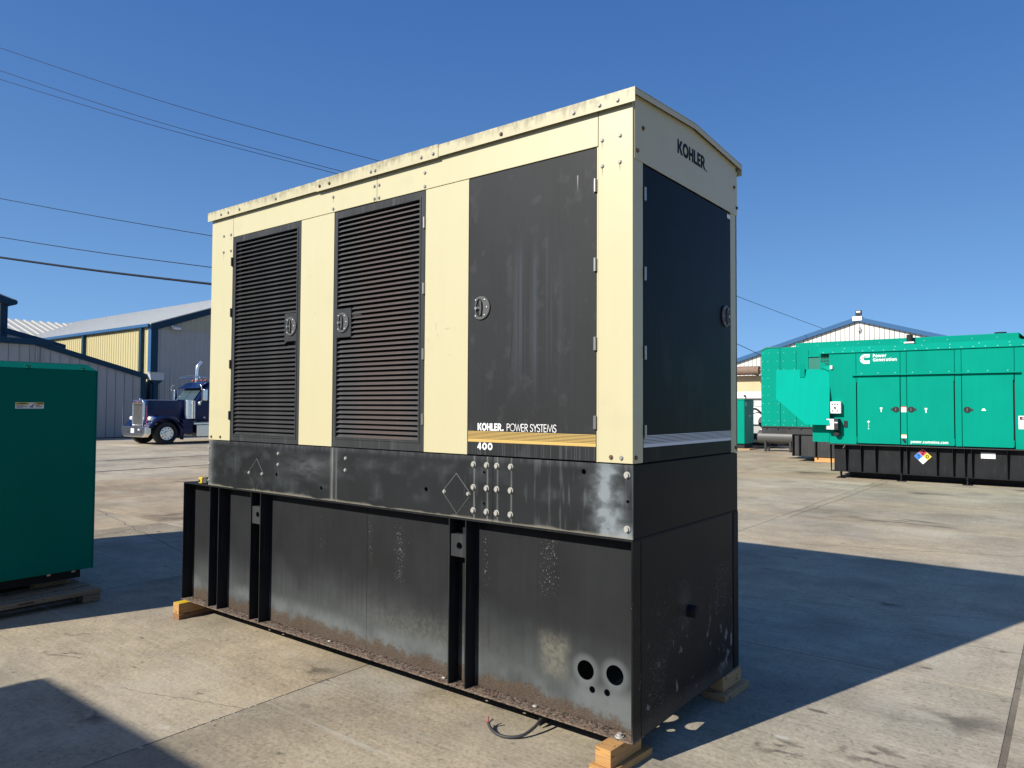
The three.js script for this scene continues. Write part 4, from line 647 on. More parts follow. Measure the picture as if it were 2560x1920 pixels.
  part('lifting_eye', puv(ex(shapeOf([[-0.06, -0.25], [0.06, -0.25], [0.06, 0], ...arc(0, 0.05, 0.055, 0.055, -40, 220, 16), [-0.06, 0]], [circ(0, 0.05, 0.032)]), 0, 0.02).translate(-3.95, 2.84, -16.66)), hoodM, hood);
  part('skirt', B(-3.69, -3.275, 0.905, 1.36, -18.2, Z - 0.005, 0.004), M.green, g);
  // tank and feet
  part('tank', B(-3.2, R, 0.18, 0.85, back + 0.1, Z - 0.16), M.blackSteel, g);
  part('tank_flange', B(-3.27, R, 0.848, 0.87, back, Z + 0.015, 0.003), M.frame, g); part('bottom_flange', B(-3.27, R, 0.168, 0.18, back, Z - 0.06, 0.002), M.blackSteel, g);
  const ribG = slabPoly([[0.004, 0.848, 0.0], [0.004, 0.18, -0.08], [0.004, 0.18, -0.16], [0.004, 0.848, -0.16]], 0.008);
  for (const x of [-3.262, -2.9, -2.545, -2.21, -1.655, -1.51, -0.89, -0.555, -0.32, -0.18, 0.5, 1.1, 1.7, 2.6, 3.6]) copyPart('tank_rib', ribG, M.ribShadeBlack, g, [x, 0, Z]);
  part('brace', puv(tube([[-2.9, 0.85, Z + 0.01], [-2.95, 0.76, Z + 0.0]], 0.01, 4, 6)), M.zinc, g);
  const dia = part('hazard_diamond', ex([[-1.19, 0.81], [-1.375, 0.625], [-1.19, 0.44], [-1.005, 0.625]], Z - 0.16, Z - 0.154), M.white, g, 'four colour hazard diamond');
  const sq = (cx, cy, m, name) => part(name, ex([[cx, cy + 0.09], [cx - 0.09, cy], [cx, cy - 0.09], [cx + 0.09, cy]], Z - 0.154, Z - 0.1525), m, dia);
  sq(-1.19, 0.7175, M.red, 'red_quarter'); sq(-1.2825, 0.625, flat(0.01, 0.17, 0.75, 0.5), 'blue_quarter'); sq(-1.0975, 0.625, flat(0.72, 0.55, 0.01, 0.5), 'yellow_quarter');
  part('digit', [type('2', 0.065, 0.09).translate(-1.222, 0.672, Z - 0.153), type('1', 0.035, 0.09).translate(-1.3, 0.58, Z - 0.153), type('0', 0.065, 0.09).translate(-1.13, 0.58, Z - 0.153)], M.ink, dia);
  part('white_label', B(-0.01, 0.27, 0.635, 0.765, Z - 0.16, Z - 0.155), M.white, g);
  for (const x of [-3.03, -1.65, -0.275, 1.2]) part('foot', [B(x - 0.012, x + 0.012, 0.012, 0.168, Z - 0.2, Z - 0.07), B(x - 0.1, x + 0.1, 0.001, 0.012, Z - 0.22, Z - 0.03), cyl(0.016, 0.016, 0.05, 8, [x, 0.19, Z - 0.08]), cyl(0.02, 0.02, 0.02, 6, [x, 0.14, Z - 0.06], 'z')].map((q) => puv(q)), M.blackSteel, g);
  part('skid_beam', [B(-2.9, R, 0.012, 0.165, back + 0.3, Z - 0.5)], M.dark, g);
}
// the generator behind it
{
  const Z = -22, g = thing('green_generator', 'second green generator with chamfered end standing behind the three door one', 'generator', [-3, 0, -23.2]);
  const back = -24.6;
  part('body', ex([[-6.865, 1.16], [0.55, 1.16], [0.55, 3.72], [-6.66, 3.86], [-6.865, 3.76]], back, Z - 0.02), M.green, g);
  for (const [a, b, y] of [[-6.86, -6.215, 3.85], [-6.195, -5.68, 3.85], [-5.67, -5.28, 3.9], [-5.27, -2, 3.8], [-1.99, 0.54, 3.8]]) part('side_panel', a < -6.8 ? ex([[a, 1.16], [b, 1.16], [b, y], [-6.66, y], [a, 3.76]], Z - 0.02, Z) : B(a, b, 1.16, y, Z - 0.02, Z, 0.004), M.green, g);
  part('corner_trim', ex([[-6.2, 3.87], [-6.67, 3.88], [-6.885, 3.78], [-6.885, 3.74], [-6.66, 3.845], [-6.2, 3.84]], Z, Z + 0.02), M.greenDark, g);
  part('roof_box', B(-5.69, 0.5, 3.7, 3.97, back, Z - 0.001, 0.01), M.green, g); part('roof_end', slabPoly([[0.5, 3.97, Z - 0.01], [0.62, 3.85, Z - 0.01], [0.62, 3.85, back], [0.5, 3.97, back]], 0.01), M.green, g);
  for (const x of [-6.8, -6.62, -6.3, -6.1, -5.75]) for (let y = 1.35; y < 3.8; y += 0.29) copyPart('rivet', rivet, M.rivet, g, [x + ((y * 100 | 0) % 2 ? 0.02 : 0), y, Z]);
  for (let x = -5.6; x < 0.4; x += 0.62) copyPart('rivet', rivet, M.rivet, g, [x, 3.86, Z]);
  for (let x = -6.7; x < -5.2; x += 0.3) copyPart('rivet', rivet, M.rivet, g, [x, 1.2, Z]);
  part('recess', B(-5.26, -4.6, 2.7, 3.47, Z, Z + 0.004), M.greenDark, g); part('recess_rail', B(-5.3, -4.6, 3.48, 3.53, Z, Z + 0.05, 0.005), M.green, g);
  part('exhaust_cap', [cyl(0.16, 0.13, 0.06, 24, [0.02, 4.02, Z - 0.6]), cyl(0.09, 0.09, 0.12, 20, [0.02, 3.97, Z - 0.6])].map((q) => puv(q)), M.dark, g);
  part('exhaust_stub', puv(cyl(0.09, 0.09, 0.24, 16, [-2.25, 3.93, Z + 0.12])), M.dark, g); part('stub_base', B(-2.4, -2.12, 3.78, 3.83, Z, Z + 0.22, 0.01), M.white, g);
  part('channel', B(-6.86, 0.5, 0.9, 1.12, Z - 0.3, Z - 0.03), M.frame, g); part('channel_lip', B(-6.86, 0.5, 1.121, 1.158, Z - 0.3, Z + 0.01), M.frame, g);
  for (let x = -6.7; x < -5; x += 0.38) part('channel_stay', B(x, x + 0.03, 1.06, 1.12, Z - 0.03, Z + 0.005), M.dark, g);
  part('tank', B(-5.82, 0.5, 0.17, 0.895, back + 0.1, Z - 0.1), M.frame, g);
  for (const x of [-5.83, -5.62, -5.1, -4.4, -4.15]) part('tank_rib', B(x, x + 0.03, 0.17, 0.895, Z - 0.1, Z), M.ribShadeBlack, g);
}
{
  const o = thing('timber', 'pale timber beam under the second green generator', 'timber', [-4.9, 0, -22.2]);
  part('beam', B(-5.15, -3.3, 0.0, 0.165, -22.35, -22.15, 0.005), std({ map: M.timber.map, color: new THREE.Color(1.25, 1.25, 1.3), roughness: 0.8 }), o);
}
{
  const g = thing('green_cabinet', 'small upright green cabinet glimpsed beside the cream generator', 'cabinet', [-10.4, 0, -28.1]);
  part('body', B(-11.6, -9.475, 0.25, 2.12, -28.66, -27.52, 0.01), M.green, g); part('side_panel', B(-9.474, -9.46, 0.26, 2.11, -28.65, -27.53, 0.004), M.green, g);
  part('roof', B(-11.62, -9.45, 2.121, 2.16, -28.68, -27.5, 0.01), M.green, g); part('seam', B(-9.8, -9.79, 0.3, 2.1, -27.52, -27.512), M.greenDark, g);
  part('skid', B(-11.5, -9.5, 0.05, 0.249, -28.6, -27.6), M.dark, g); part('pallet_board', B(-11.6, -9.2, 0, 0.05, -28.6, -27.4), M.timberGrey, g);
  part('label', B(-9.46, -9.455, 1.85, 2.02, -27.75, -27.65), M.white, g); part('badge', B(-9.46, -9.455, 1.42, 1.46, -28.25, -28.05), M.zinc, g);
}
{
  const g = thing('tan_unit', 'tan boxed power unit with a rusty silencer on top, in the far gap', 'power unit', [-12, 0, -34]);
  part('body', B(-17, -8.2, 2.62, 3.42, -35.5, -33, 0.02), M.tan, g); part('white_band', B(-17.02, -8.18, 2.27, 2.615, -35.5, -32.96, 0.02), M.white, g);
  part('lower_body', B(-16.9, -8.3, 0.5, 2.265, -35.4, -33.1), M.wallGrey, g); part('base', B(-17, -8.2, 0.1, 0.495, -35.4, -33.0), M.blackSteel, g);
  for (let i = 0; i < 9; i++) part('vent', B(-10.9 + i * 0.13, -10.83 + i * 0.13, 1.75, 2.02, -33.1, -33.07), M.dark, g);
  part('silencer', [cyl(0.22, 0.22, 1.9, 20, [-11.5, 3.65, -32.6], 'x'), cyl(0.08, 0.08, 0.4, 12, [-10.4, 3.65, -32.6], 'x')].map((q) => puv(q)), M.rustPipe, g, 'rusty silencer drum');
  for (const x of [-12.3, -10.8]) part('saddle', B(x, x + 0.06, 3.42, 3.48, -33.1, -32.4), M.dark, g);
  part('fitting', puv(cyl(0.05, 0.05, 0.1, 10, [-11.4, 2.4, -32.9], 'z')), M.dark, g);
}
{
  const g = thing('engine_skid', 'white engine on a dark steel skid in the gap behind the green cabinet', 'engine', [-9.6, 0, -30.5]);
  part('block', B(-10.4, -9.35, 0.95, 1.55, -31, -30.3, 0.05), M.white, g); part('head', B(-10.2, -9.55, 1.55, 1.85, -30.9, -30.4, 0.04), M.white, g);
  part('air_filter', puv(cyl(0.16, 0.16, 0.5, 18, [-9.75, 1.95, -30.5], 'x')), M.white, g); part('flywheel', puv(cyl(0.3, 0.3, 0.12, 22, [-9.5, 1.15, -30.25], 'z')), M.latch, g);
  part('hose', puv(tube([[-10.2, 1.6, -30.2], [-9.9, 1.75, -30.1], [-9.6, 1.5, -30.15], [-9.5, 1.2, -30.2]], 0.05, 20, 8)), M.dark, g);
  part('skid', [B(-11, -8.9, 0.35, 0.6, -31.2, -30.1), B(-11, -8.9, 0.05, 0.2, -31.2, -30.1), B(-10.9, -10.7, 0.2, 0.35, -31, -30.2), B(-9.2, -9.0, 0.2, 0.35, -31, -30.2)], M.frame, g);
  const t = thing('steel_drum_tank', 'grey cylindrical tank lying on legs beneath the overhang of the second green generator', 'tank', [-7.8, 0, -27]);
  part('drum', [cyl(0.27, 0.27, 1.5, 26, [-7.9, 0.6, -27.1], 'x'), fin(new THREE.SphereGeometry(0.27, 20, 10)).scale(0.35, 1, 1).translate(-7.15, 0.6, -27.1), fin(new THREE.SphereGeometry(0.27, 20, 10)).scale(0.35, 1, 1).translate(-8.65, 0.6, -27.1)].map((q) => puv(q)), M.latch, t);
  for (const x of [-8.4, -7.4]) part('leg', [B(x, x + 0.08, 0, 0.45, -27.35, -27.25), B(x, x + 0.08, 0, 0.45, -26.95, -26.85)], M.frame, t);
  part('top_pipe', puv(tube([[-8.6, 0.88, -27.1], [-8.0, 0.95, -27.1], [-7.2, 0.88, -27.1]], 0.03, 10, 8)), M.zinc, t);
}

// ---------------------------------------------------------------- metal buildings
const corr = (x0, x1, y0, y1, pitch, depth) => {                     // trapezoid ribbed sheet facing +z between x0..x1 (flat base at z = 0)
  const top = [], n = Math.round((x1 - x0) / pitch), p = (x1 - x0) / n;
  for (let i = 0; i < n; i++) { const x = x0 + i * p; top.push([x, 0], [x + p * 0.62, 0], [x + p * 0.72, depth], [x + p * 0.9, depth]); }
  top.push([x1, 0]); const pos = [];
  for (let i = 0; i < top.length - 1; i++) { const [a, za] = top[i], [b, zb] = top[i + 1], Y = (x) => y1 instanceof Function ? y1(x) : y1, L = (x) => y0 instanceof Function ? y0(x) : y0; pos.push(a, L(a), za, b, L(b), zb, b, Y(b), zb, a, L(a), za, b, Y(b), zb, a, Y(a), za); }
  const g = new THREE.BufferGeometry(); g.setAttribute('position', new THREE.Float32BufferAttribute(pos, 3)); g.computeVertexNormals(); return puv(g);
};
{
  const Z = -50, g = thing('metal_building', 'white metal building with blue edged gable roof beyond the green generators', 'building', [-9.8, 0, -60]);
  const top = (x) => 7.82 - Math.abs(x + 9.8) * 0.303;
  let k = 0;
  for (let x = -21; x < 1; x += 0.305) {
    const a = x + 0.016, b = x + 0.289, pts = [[a, 0.3], [b, 0.3], [b, top(b) - 0.1]]; if (a < -9.8 && b > -9.8) pts.push([-9.8, top(-9.8) - 0.1]); pts.push([a, top(a) - 0.1]);
    part('wall_panel', ex(pts, Z - 0.02, Z, [], 0.003), M.wallWhite, g);
  }
  part('wall', ex([[-21, 0], [1, 0], [1, top(1) - 0.15], [-9.8, top(-9.8) - 0.15], [-21, top(-21) - 0.15]], -80, Z - 0.022), M.frame, g);
  for (const s of [-1, 1]) {
    const x = (d) => -9.8 + s * d;
    const v = [[x(0), top(x(0)) + 0.2], [x(13), top(x(13)) + 0.2], [x(13), top(x(13)) - 0.1], [x(0), top(x(0)) - 0.1]];
    part('gable_trim', ex(s > 0 ? v : v.slice().reverse(), Z - 0.05, Z + 0.22), M.trimBlueLight, g);
    part('roof', ex(s > 0 ? v : v.slice().reverse(), -80, Z - 0.051), M.roofMetal, g);
  }
  part('ridge_cap', [B(-10.1, -9.5, 7.74, 8.04, Z - 0.3, Z + 0.26, 0.02)], M.white, g);
  const f = part('floodlight', [B(-9.94, -9.55, 8.1, 8.46, Z - 0.05, Z + 0.12, 0.03), cyl(0.05, 0.05, 0.3, 10, [-9.72, 8.02, Z])].map((q) => puv(q)), M.frame, g); part('lamp_glass', B(-9.88, -9.62, 8.3, 8.41, Z + 0.12, Z + 0.14), M.lampGlass, f);
  part('conduit', puv(tube([[-9.66, 7.3, Z + 0.02], [-9.6, 7.1, Z + 0.08], [-9.7, 6.95, Z + 0.1], [-9.72, 7.1, Z + 0.1]], 0.025, 20, 6)), M.frame, f);
}
{
  // big gable ended warehouse on the left: sunlit yellow side, shade greyed into the end wall colour
  const X = -40, zc = -16.95, g = thing('warehouse', 'large warehouse with sunlit yellow ribbed side and pale sloping roof behind the blue truck', 'building', [-57, 0, -26]);
  const zr = -26, top = (z) => z > zr ? 6.43 + (zc - z) * 0.355 : 6.43 + (zc - zr) * 0.355 - (zr - z) * 0.355;
  part('side_wall', corr(-76, X - 0.02, 0, 6.36, 0.31, 0.035).translate(0, 0, zc), M.wallYellow, g, 'sunlit yellow ribbed wall');
  part('end_wall', corr(0, 18, 0, (u) => Math.min(6.2, top(zc - u) - 0.1), 0.3, 0.03).rotateY(Math.PI / 2).translate(X, 0, zc), M.wallGrey, g, 'ribbed end wall with shade greyed into its colour');
  part('gable_panel', corr(0.3, 18, 6.2, (u) => Math.max(6.2, top(zc - u) - 0.1), 0.3, 0.03).rotateY(Math.PI / 2).translate(X + 0.03, 0, zc), M.wallOlive, g);
  part('core', exX([[zc - 0.05, 0], [zc - 0.05, 6.3], [zr, 9.5], [-35, 6.3], [-35, 0]], -76, X - 0.05), M.dark, g);
  part('roof', [slabPoly([[-76, 6.45, zc + 0.12], [X + 0.12, 6.45, zc + 0.12], [X + 0.12, top(zr) + 0.1, zr], [-76, top(zr) + 0.1, zr]], 0.08), slabPoly([[X + 0.12, 6.45, -35.1], [-76, 6.45, -35.1], [-76, top(zr) + 0.1, zr], [X + 0.12, top(zr) + 0.1, zr]], 0.08)], M.roofMetal, g);
  for (let x = -75.5; x < X; x += 0.61) part('roof_rib', slabPoly([[x, 6.46, zc + 0.12], [x + 0.06, 6.46, zc + 0.12], [x + 0.06, top(zr) + 0.11, zr], [x, top(zr) + 0.11, zr]], 0.01), M.roofMetal, g);
  part('rake_trim', exX([[zc + 0.1, 6.4], [zr, top(zr) + 0.05], [zr, top(zr) - 0.26], [zc - 0.2, 6.1], [zc + 0.1, 6.1]], X + 0.05, X + 0.12), M.trimBlue, g);
  part('gutter', B(-76, X + 0.0, 6.24, 6.44, zc + 0.06, zc + 0.24, 0.04), M.trimBlueLight, g);
  part('corner_trim', [B(X - 0.02, X + 0.08, 0, 6.3, zc - 0.34, zc + 0.07), B(X - 0.26, X - 0.021, 0, 6.3, zc + 0.04, zc + 0.07)], M.trimBlueLight, g);
  part('corner_trim_shade', B(X + 0.081, X + 0.09, 0, 6.3, zc - 0.33, zc + 0.06), M.trimBlue, g);  // thin plate on the end side, shade painted as darker blue
  for (const x of [-41.0, -48.8]) part('downspout', B(x - 0.13, x + 0.13, 0, 6.3, zc + 0.04, zc + 0.2, 0.02), M.trimBlue, g);
  const h = part('wall_light', [B(X + 0.05, X + 0.3, 6.18, 6.4, -18.55, -18.0, 0.03)], M.wallGrey, g); part('lamp_glass', B(X + 0.25, X + 0.32, 6.2, 6.32, -18.5, -18.08), M.lampGlass, h);
}
{
  const X = -39.5, g = thing('lean_to_building', 'low grey metal building with dark blue sloping trim left of the blue truck', 'building', [-47, 0, -8]);
  const top = (z) => z > -11.3 ? 4.9 : 4.9 - (-11.3 - z) * 0.288;
  for (let z = -2.4; z > -16.1; z -= 0.46) {
    const a = z - 0.008, b = Math.max(-16.25, z - 0.452), t = top(a) - 0.06, u = top(b) - 0.06;
    part('wall_panel', exX([[a, 0.02], [a, t], [b, u], [b, 0.02]], X - 0.03, X, [], 0.004), M.wallGrey, g);
    part('panel_seam', exX([[z - 0.0, 0.02], [z, top(z) - 0.06], [z - 0.035, top(z - 0.035) - 0.06], [z - 0.035, 0.02]], X, X + 0.035), M.wallGrey, g);
  }
  part('core', exX([[-2.4, 0], [-2.4, 4.8], [-11.3, 4.8], [-16.3, 3.36], [-16.3, 0]], -58, X - 0.04), M.dark, g);
  part('roof', [slabPoly([[-58, 4.95, -11.3], [X, 4.95, -11.3], [X, 3.5, -16.4], [-58, 3.5, -16.4]], 0.06), B(-58, X, 4.9, 5.0, -11.29, -2.4)], M.roofMetal, g);
  part('fascia', B(X + 0.0, X + 0.16, 4.76, 5.05, -11.67, -2.4, 0.02), M.trimBlue, g);
  part('rake_trim', exX([[-10.9, 5.03], [-16.5, 3.5], [-16.5, 3.22], [-10.9, 4.74]], X + 0.04, X + 0.1), M.trimBlue, g);
  part('corner_trim', B(X + 0.0, X + 0.07, 0, 3.4, -16.42, -16.17), M.trimBlue, g);
  part('pipe', [cyl(0.035, 0.035, 4.6, 8, [X + 0.06, 2.4, -10.95]), cyl(0.03, 0.03, 4.5, 8, [X + 0.06, 2.4, -11.2])].map((q) => puv(q)), M.wallGrey, g);
  const b = part('gutter_box', exX([[-16.45, 3.6], [-17.3, 3.6], [-17.26, 3.18], [-16.52, 3.18]], X + 0.02, X + 0.4, [], 0.01), std({ color: new THREE.Color(0.45, 0.5, 0.5), roughness: 0.5 }), g);
  part('gutter_box_rim', B(X + 0.0, X + 0.43, 3.58, 3.63, -17.34, -16.42), M.roofMetal, b);
  part('downspout', [exX([[-16.52, 3.18], [-17.26, 3.18], [-17.0, 2.98], [-16.76, 2.98]], X + 0.04, X + 0.35), B(X + 0.06, X + 0.3, 0.1, 2.98, -17.0, -16.76)], M.trimBlue, g);
}
{
  const X = -42, g = thing('tall_building', 'tall grey building with dark blue eaves rising over the low building at far left', 'building', [-50, 0, -6]);
  part('end_wall', corr(0, 7.9, 4.9, (u) => 7.0 + Math.max(0, 7.9 - u) * 0.33, 0.3, 0.03).rotateY(Math.PI / 2).translate(X, 0, -2.4), M.wallOlive, g);
  part('core', exX([[-2.4, 0], [-2.4, 9.5], [-10.4, 6.95], [-10.4, 0]], -58, X - 0.03), M.wallGrey, g);
  part('roof', slabPoly([[-58, 7.12, -10.7], [X + 0.25, 7.12, -10.7], [X + 0.25, 9.9, -2.4], [-58, 9.9, -2.4]], 0.1), M.roofMetal, g);
  part('eave_trim', exX([[-2.4, 9.95], [-10.62, 7.2], [-10.62, 6.95], [-10.3, 6.95], [-2.4, 9.6]], X + 0.02, X + 0.27), M.trimBlue, g); part('gutter', puv(cyl(0.14, 0.14, 16, 12, [X - 7.72, 7.08, -10.68], 'x')), M.trimBlue, g);
  part('corner_trim', B(X - 0.02, X + 0.06, 4.8, 6.97, -10.45, -10.15), M.trimBlue, g);
  part('lower_roof_trim', exX([[-10.3, 5.75], [-13.2, 5.05], [-13.2, 4.85], [-10.3, 5.45]], X + 0.02, X + 0.12), M.trimBlue, g);
  part('lower_wall', exX([[-10.3, 4.8], [-10.3, 5.6], [-13.0, 5.0], [-13.0, 4.8]], X - 0.1, X + 0.018), M.wallGrey, g);
}
{
  const g = thing('ribbed_roof_building', 'distant building with white ribbed roof between the tall and the yellow buildings', 'building', [-66, 0, -18]);
  const R = [-70, 9.05], E = [-58.5, 5.6];
  part('roof', slabPoly([[E[0], E[1], -4], [E[0], E[1], -16.7], [R[0], R[1], -26], [R[0], R[1], -4]], 0.08), M.ribbed, g);
  for (let z = -25.5; z < -4; z += 0.62) { const f = z < -16.6 ? (-16.6 - z) / 9.3 : 0, ex0 = E[0] + (R[0] - E[0]) * f, ey = E[1] + (R[1] - E[1]) * f + 0.1; part('roof_rib', slabPoly([[ex0, ey, z + 0.16], [ex0, ey, z], [R[0], R[1] + 0.1, z], [R[0], R[1] + 0.1, z + 0.16]], 0.1), M.ribbed, g); }
  part('wall', B(-70, E[0] - 0.3, 0, E[1] - 0.1, -16.7, -4), M.wallGrey, g);
}
{
  const t = thing('truck', 'dark blue long nosed lorry with chrome grille parked beside the metal buildings', 'lorry', [-31.8, 0, -16]);
  const C = -31.8, W = 1.2;                                          // centre line and half width
  const hood = exX([[-12.54, 1.0], [-12.54, 1.94], [-12.6, 2.0], [-13.1, 2.01], [-14.65, 2.03], [-14.65, 1.0]], C - 0.62, C + 0.62, [], 0.05);
  part('bonnet', hood, M.truckBlue, t);
  part('bonnet_trim', puv(cyl(0.012, 0.012, 1.6, 8, [C + 0.6, 2.0, -13.15], 'z')), M.chrome, t); part('radiator_cap', B(C - 0.07, C + 0.07, 2.0, 2.06, -12.62, -12.5, 0.02), M.chrome, t);
  const gr = part('grille', ex(shapeOf([[C - 0.52, 0.8], [C + 0.52, 0.8], [C + 0.52, 1.9], [C + 0.45, 1.99], [C - 0.45, 1.99], [C - 0.52, 1.9]], [rectHole(C - 0.43, C + 0.43, 0.88, 1.82)]), -12.62, -12.42, [], 0.02), M.chrome, t);
  part('grille_back', B(C - 0.45, C + 0.45, 0.86, 1.84, -12.58, -12.55), M.latch, gr);
  for (let i = 1; i < 5; i++) part('grille_bar', B(C - 0.43 + i * 0.172 - 0.008, C - 0.43 + i * 0.172 + 0.008, 0.88, 1.82, -12.55, -12.44), M.chrome, gr);
  for (let i = 0; i < 22; i++) part('grille_slat', B(C - 0.43 + i * 0.0395, C - 0.412 + i * 0.0395, 0.88, 1.82, -12.549, -12.52), M.zinc, gr);
  part('badge', puv(ex(shapeOf(arc(C, 1.905, 0.07, 0.03, 0, 350, 16)), -12.42, -12.405)), M.red, gr);
  const bp = part('bumper', ex([[C - 1.15, 0.5], [C - 0.9, 0.34], [C + 0.9, 0.34], [C + 1.15, 0.5], [C + 1.15, 0.8], [C - 1.15, 0.8]], -12.52, -12.24, [], 0.03), M.chrome, t);
  part('number_plate', B(C - 0.16, C + 0.12, 0.52, 0.72, -12.24, -12.225), M.white, bp); part('tow_light', B(C + 0.5, C + 0.64, 0.64, 0.71, -12.24, -12.225), M.lampGlass, bp); for (const x of [-0.5, 0.75]) part('bumper_slot', B(C + x, C + x + 0.08, 0.52, 0.62, -12.24, -12.232), M.dark, bp);
  for (const s of [-1, 1]) {
    const zc = -13.18, X = (d) => C + s * d;
    const f = part('fender', exX([...arc(zc, 0.5, 0.66, 0.66, 20, 180, 18), [zc - 0.66, 0.28], [zc - 0.74, 0.28], [zc - 0.8, 0.85], ...arc(zc, 0.5, 0.82, 0.8, 165, 30, 14), [zc + 0.82, 0.8], [zc + 0.72, 0.74]], Math.min(X(0.66), X(1.2)), Math.max(X(0.66), X(1.2)), [], 0.03), M.truckBlue, t);
    part('fender_bridge', exX([[zc + 0.72, 0.95], [zc + 0.5, 1.2], [zc, 1.3], [zc - 0.75, 1.05], [zc - 0.75, 0.95]], Math.min(X(0.55), X(0.7)), Math.max(X(0.55), X(0.7))), M.truckBlue, f);
    part('headlamp', [puv(fin(new THREE.SphereGeometry(0.13, 18, 12))).scale(1.5, 1, 1.1).translate(X(0.86), 1.17, -12.68), puv(cyl(0.1, 0.1, 0.1, 16, [X(0.8), 1.17, -12.6], 'z'))], M.chrome, t); part('lens', puv(fin(new THREE.SphereGeometry(0.105, 16, 10))).scale(1.5, 0.9, 0.6).translate(X(0.86), 1.17, -12.57), M.lampGlass, t);
    const w = part('wheel', [cyl(0.5, 0.5, 0.3, 36, [X(1.02), 0.5, zc], 'x'), fin(new THREE.TorusGeometry(0.44, 0.07, 10, 36)).rotateY(Math.PI / 2).translate(X(1.15), 0.5, zc)].map((q) => puv(q)), M.tyre, t);
    part('rim', [cyl(0.29, 0.3, 0.05, 30, [X(1.19), 0.5, zc], 'x'), fin(new THREE.TorusGeometry(0.285, 0.02, 8, 36)).rotateY(Math.PI / 2).translate(X(1.215), 0.5, zc), cyl(0.1, 0.13, 0.1, 20, [X(1.25), 0.5, zc], 'x')].map((q) => puv(q)), M.chrome, w);
    part('hand_holes', Array.from({ length: 10 }, (_, i) => puv(cyl(0.026, 0.026, 0.006, 10, [X(1.218), 0.5 + 0.225 * Math.sin(i * 0.628), zc + 0.225 * Math.cos(i * 0.628)], 'x'))), M.dark, w);
    part('wheel_nuts', Array.from({ length: 10 }, (_, i) => puv(cyl(0.018, 0.018, 0.04, 6, [X(1.225), 0.5 + 0.15 * Math.sin(i * 0.628 + 0.3), zc + 0.15 * Math.cos(i * 0.628 + 0.3)], 'x'))), M.chrome, w);
    part('marker_pole', puv(cyl(0.008, 0.008, 0.95, 8, [X(1.14), 1.28, -12.3])), s > 0 ? M.red : M.zinc, t);
    const ac = part('air_cleaner', [cyl(0.2, 0.2, 0.86, 24, [X(0.93), 1.58, -14.35]), cyl(0.205, 0.205, 0.05, 24, [X(0.93), 2.0, -14.35]), cyl(0.205, 0.205, 0.03, 24, [X(0.93), 1.42, -14.35])].map((q) => puv(q)), M.chrome, t);
    part('air_stay', B(Math.min(X(0.8), X(0.98)), Math.max(X(0.8), X(0.98)), 1.15, 1.98, -14.62, -14.56), M.chrome, ac);
    part('mirror', [B(Math.min(X(1.25), X(1.5)), Math.max(X(1.25), X(1.5)), 1.98, 2.54, -14.95, -14.75, 0.05), ...[tube([[X(1.05), 2.72, -14.7], [X(1.3), 2.74, -14.68], [X(1.4), 2.62, -14.68], [X(1.4), 2.5, -14.68]], 0.022, 20, 8), tube([[X(1.4), 2.0, -14.68], [X(1.38), 1.92, -14.68], [X(1.1), 1.9, -14.7]], 0.02, 14, 8)].map((q) => puv(q)), puv(fin(new THREE.SphereGeometry(0.1, 14, 10))).scale(1, 1, 0.6).translate(X(1.38), 1.86, -14.6)], M.chrome, t);
    part('fuel_tank', [puv(cyl(0.32, 0.32, 1.6, 26, [X(0.88), 0.62, -15.9], 'z'))], M.chrome, t);
    part('step', [B(Math.min(X(0.7), X(1.22)), Math.max(X(0.7), X(1.22)), 0.88, 0.97, -16.5, -14.45, 0.01), B(Math.min(X(0.72), X(1.2)), Math.max(X(0.72), X(1.2)), 0.32, 0.86, -16.4, -14.6, 0.02)], M.chrome, t);
    part('side_skirt', B(Math.min(X(0.7), X(1.1)), Math.max(X(0.7), X(1.1)), 0.45, 1.1, -14.45, -14.0), M.truckBlue, t);
  }
  const cab = part('cab', exX([[-14.65, 1.05], [-14.65, 2.0], [-15.13, 2.62], [-15.3, 2.86], [-16.0, 3.0], [-19, 3.05], [-19, 0.95], [-15.6, 0.98]], C - 0.95, C + 0.95, [], 0.05), M.truckBlue, t);
  for (const [a, b] of [[-0.82, -0.02], [0.02, 0.82]]) part('windscreen', slabPoly([[C + a, 2.04, -14.62], [C + b, 2.04, -14.62], [C + b * 0.95, 2.6, -15.05], [C + a * 0.95, 2.6, -15.05]], 0.02), M.glassDark, cab);
  part('sun_visor', slabPoly([[C - 0.97, 2.6, -14.8], [C + 0.97, 2.6, -14.8], [C + 0.93, 2.88, -15.25], [C - 0.93, 2.88, -15.25]], 0.03), M.truckBlue, cab);
  for (const s of [-1, 1]) part('side_window', B(s > 0 ? C + 0.945 : C - 0.956, s > 0 ? C + 0.956 : C - 0.945, 1.98, 2.6, -15.85, -15.2, 0.01), M.glassDark, cab);
  part('door_badge', puv(ex(shapeOf(arc(0, 0, 0.06, 0.04, 0, 350, 16)), 0, 0.006).rotateY(Math.PI / 2).translate(C + 0.953, 1.2, -15.1)), M.zinc, cab);
  for (const x of [-0.8, -0.4, 0, 0.4, 0.8]) part('roof_light', puv(fin(new THREE.SphereGeometry(0.055, 12, 8))).scale(1.2, 0.8, 1).translate(C + x, 2.98, -15.45), M.amber, cab);
  part('horn', [tube([[C - 0.5, 3.08, -14.7], [C - 0.5, 3.1, -15.3]], 0.03, 6, 8), tube([[C + 0.55, 3.12, -14.7], [C + 0.55, 3.12, -15.4]], 0.03, 6, 8), cyl(0.07, 0.03, 0.12, 14, [C - 0.5, 3.08, -14.68], 'z'), tube([[C - 0.85, 3.05, -14.9], [C - 0.85, 3.12, -14.9], [C + 0.85, 3.12, -14.9], [C + 0.85, 3.05, -14.9]], 0.016, 20, 6)].map((q) => puv(q)), M.chrome, cab);
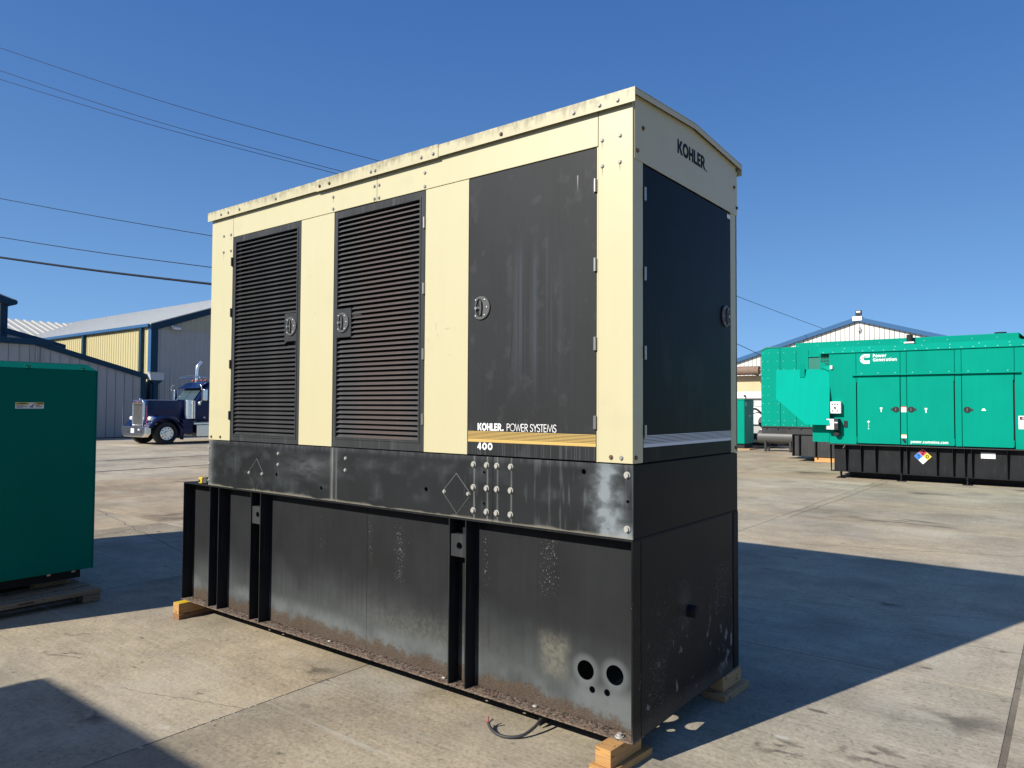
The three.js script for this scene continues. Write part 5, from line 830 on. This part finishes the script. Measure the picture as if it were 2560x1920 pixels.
  part('exhaust_stack', [tube([[C - 1.0, 1.0, -15.75], [C - 1.0, 3.5, -15.75], [C - 1.0, 3.72, -15.8], [C - 1.0, 3.95, -15.98]], 0.075, 30, 14)].map((q) => puv(q)), M.chrome, t);
  part('chassis', B(C - 0.5, C + 0.5, 0.45, 0.85, -19.5, -12.4), M.dark, t);
  part('front_axle', puv(cyl(0.07, 0.07, 1.9, 10, [C, 0.5, -13.18], 'x')), M.dark, t);
  part('mud_flap', B(C + 0.85, C + 1.15, 0.2, 0.75, -14.0, -13.97), M.rubber, t);
  for (const z of [-18.2, -19.4]) part('rear_wheel', [1, -1].map((s) => puv(cyl(0.5, 0.5, 0.55, 30, [C + s * 0.92, 0.5, z], 'x'))), M.tyre, t);
}

// ---------------------------------------------------------------- overhead wires
const wires = [
  ['highest thin overhead wire at upper left, steepest of the three upper lines', [[-116, 51.5, -28], [-80, 36.5, -38.5], [-44, 23.0, -47]], 0.035],
  ['middle one of the three thin wires crossing the upper left sky', [[-116, 48.4, -28], [-84, 35.5, -37.5], [-48, 22.6, -47.5]], 0.035],
  ['lowest one of the three thin wires crossing the upper left sky', [[-116, 47.1, -28], [-84, 34.9, -37.5], [-48, 22.3, -47.5]], 0.035],
  ['thin lone wire over the left buildings, above the two heavier lines', [[-86, 23.1, -20.6], [-69, 19.1, -26], [-50, 14.9, -32.2]], 0.03],
  ['medium wire above the thick black one over the left buildings', [[-86, 19.1, -20.6], [-69, 15.8, -26], [-50, 12.5, -32.2]], 0.035],
  ['thick black cable lowest above the left buildings', [[-86, 17.0, -20.6], [-69, 14.1, -26], [-50, 11.2, -32.2]], 0.1],
  ['faint wire running down behind the right edge of the cream generator', [[-14.6, 8.75, -36], [-13.8, 8.2, -47], [-13.1, 7.75, -58]], 0.016],
  ['short steep wire just above the white building roof beside the cream generator', [[-14.2, 5.85, -37], [-14.66, 5.56, -42.5], [-15.1, 5.3, -47]], 0.022],
];
for (const [label, pts, r] of wires) { const o = new THREE.Mesh(puv(tube(pts, r, 24, 6)), M.wire); o.name = numbered('overhead_wire'); o.userData = { label, category: 'wire' }; o.castShadow = true; scene.add(o); }

renderer.render(scene, camera);
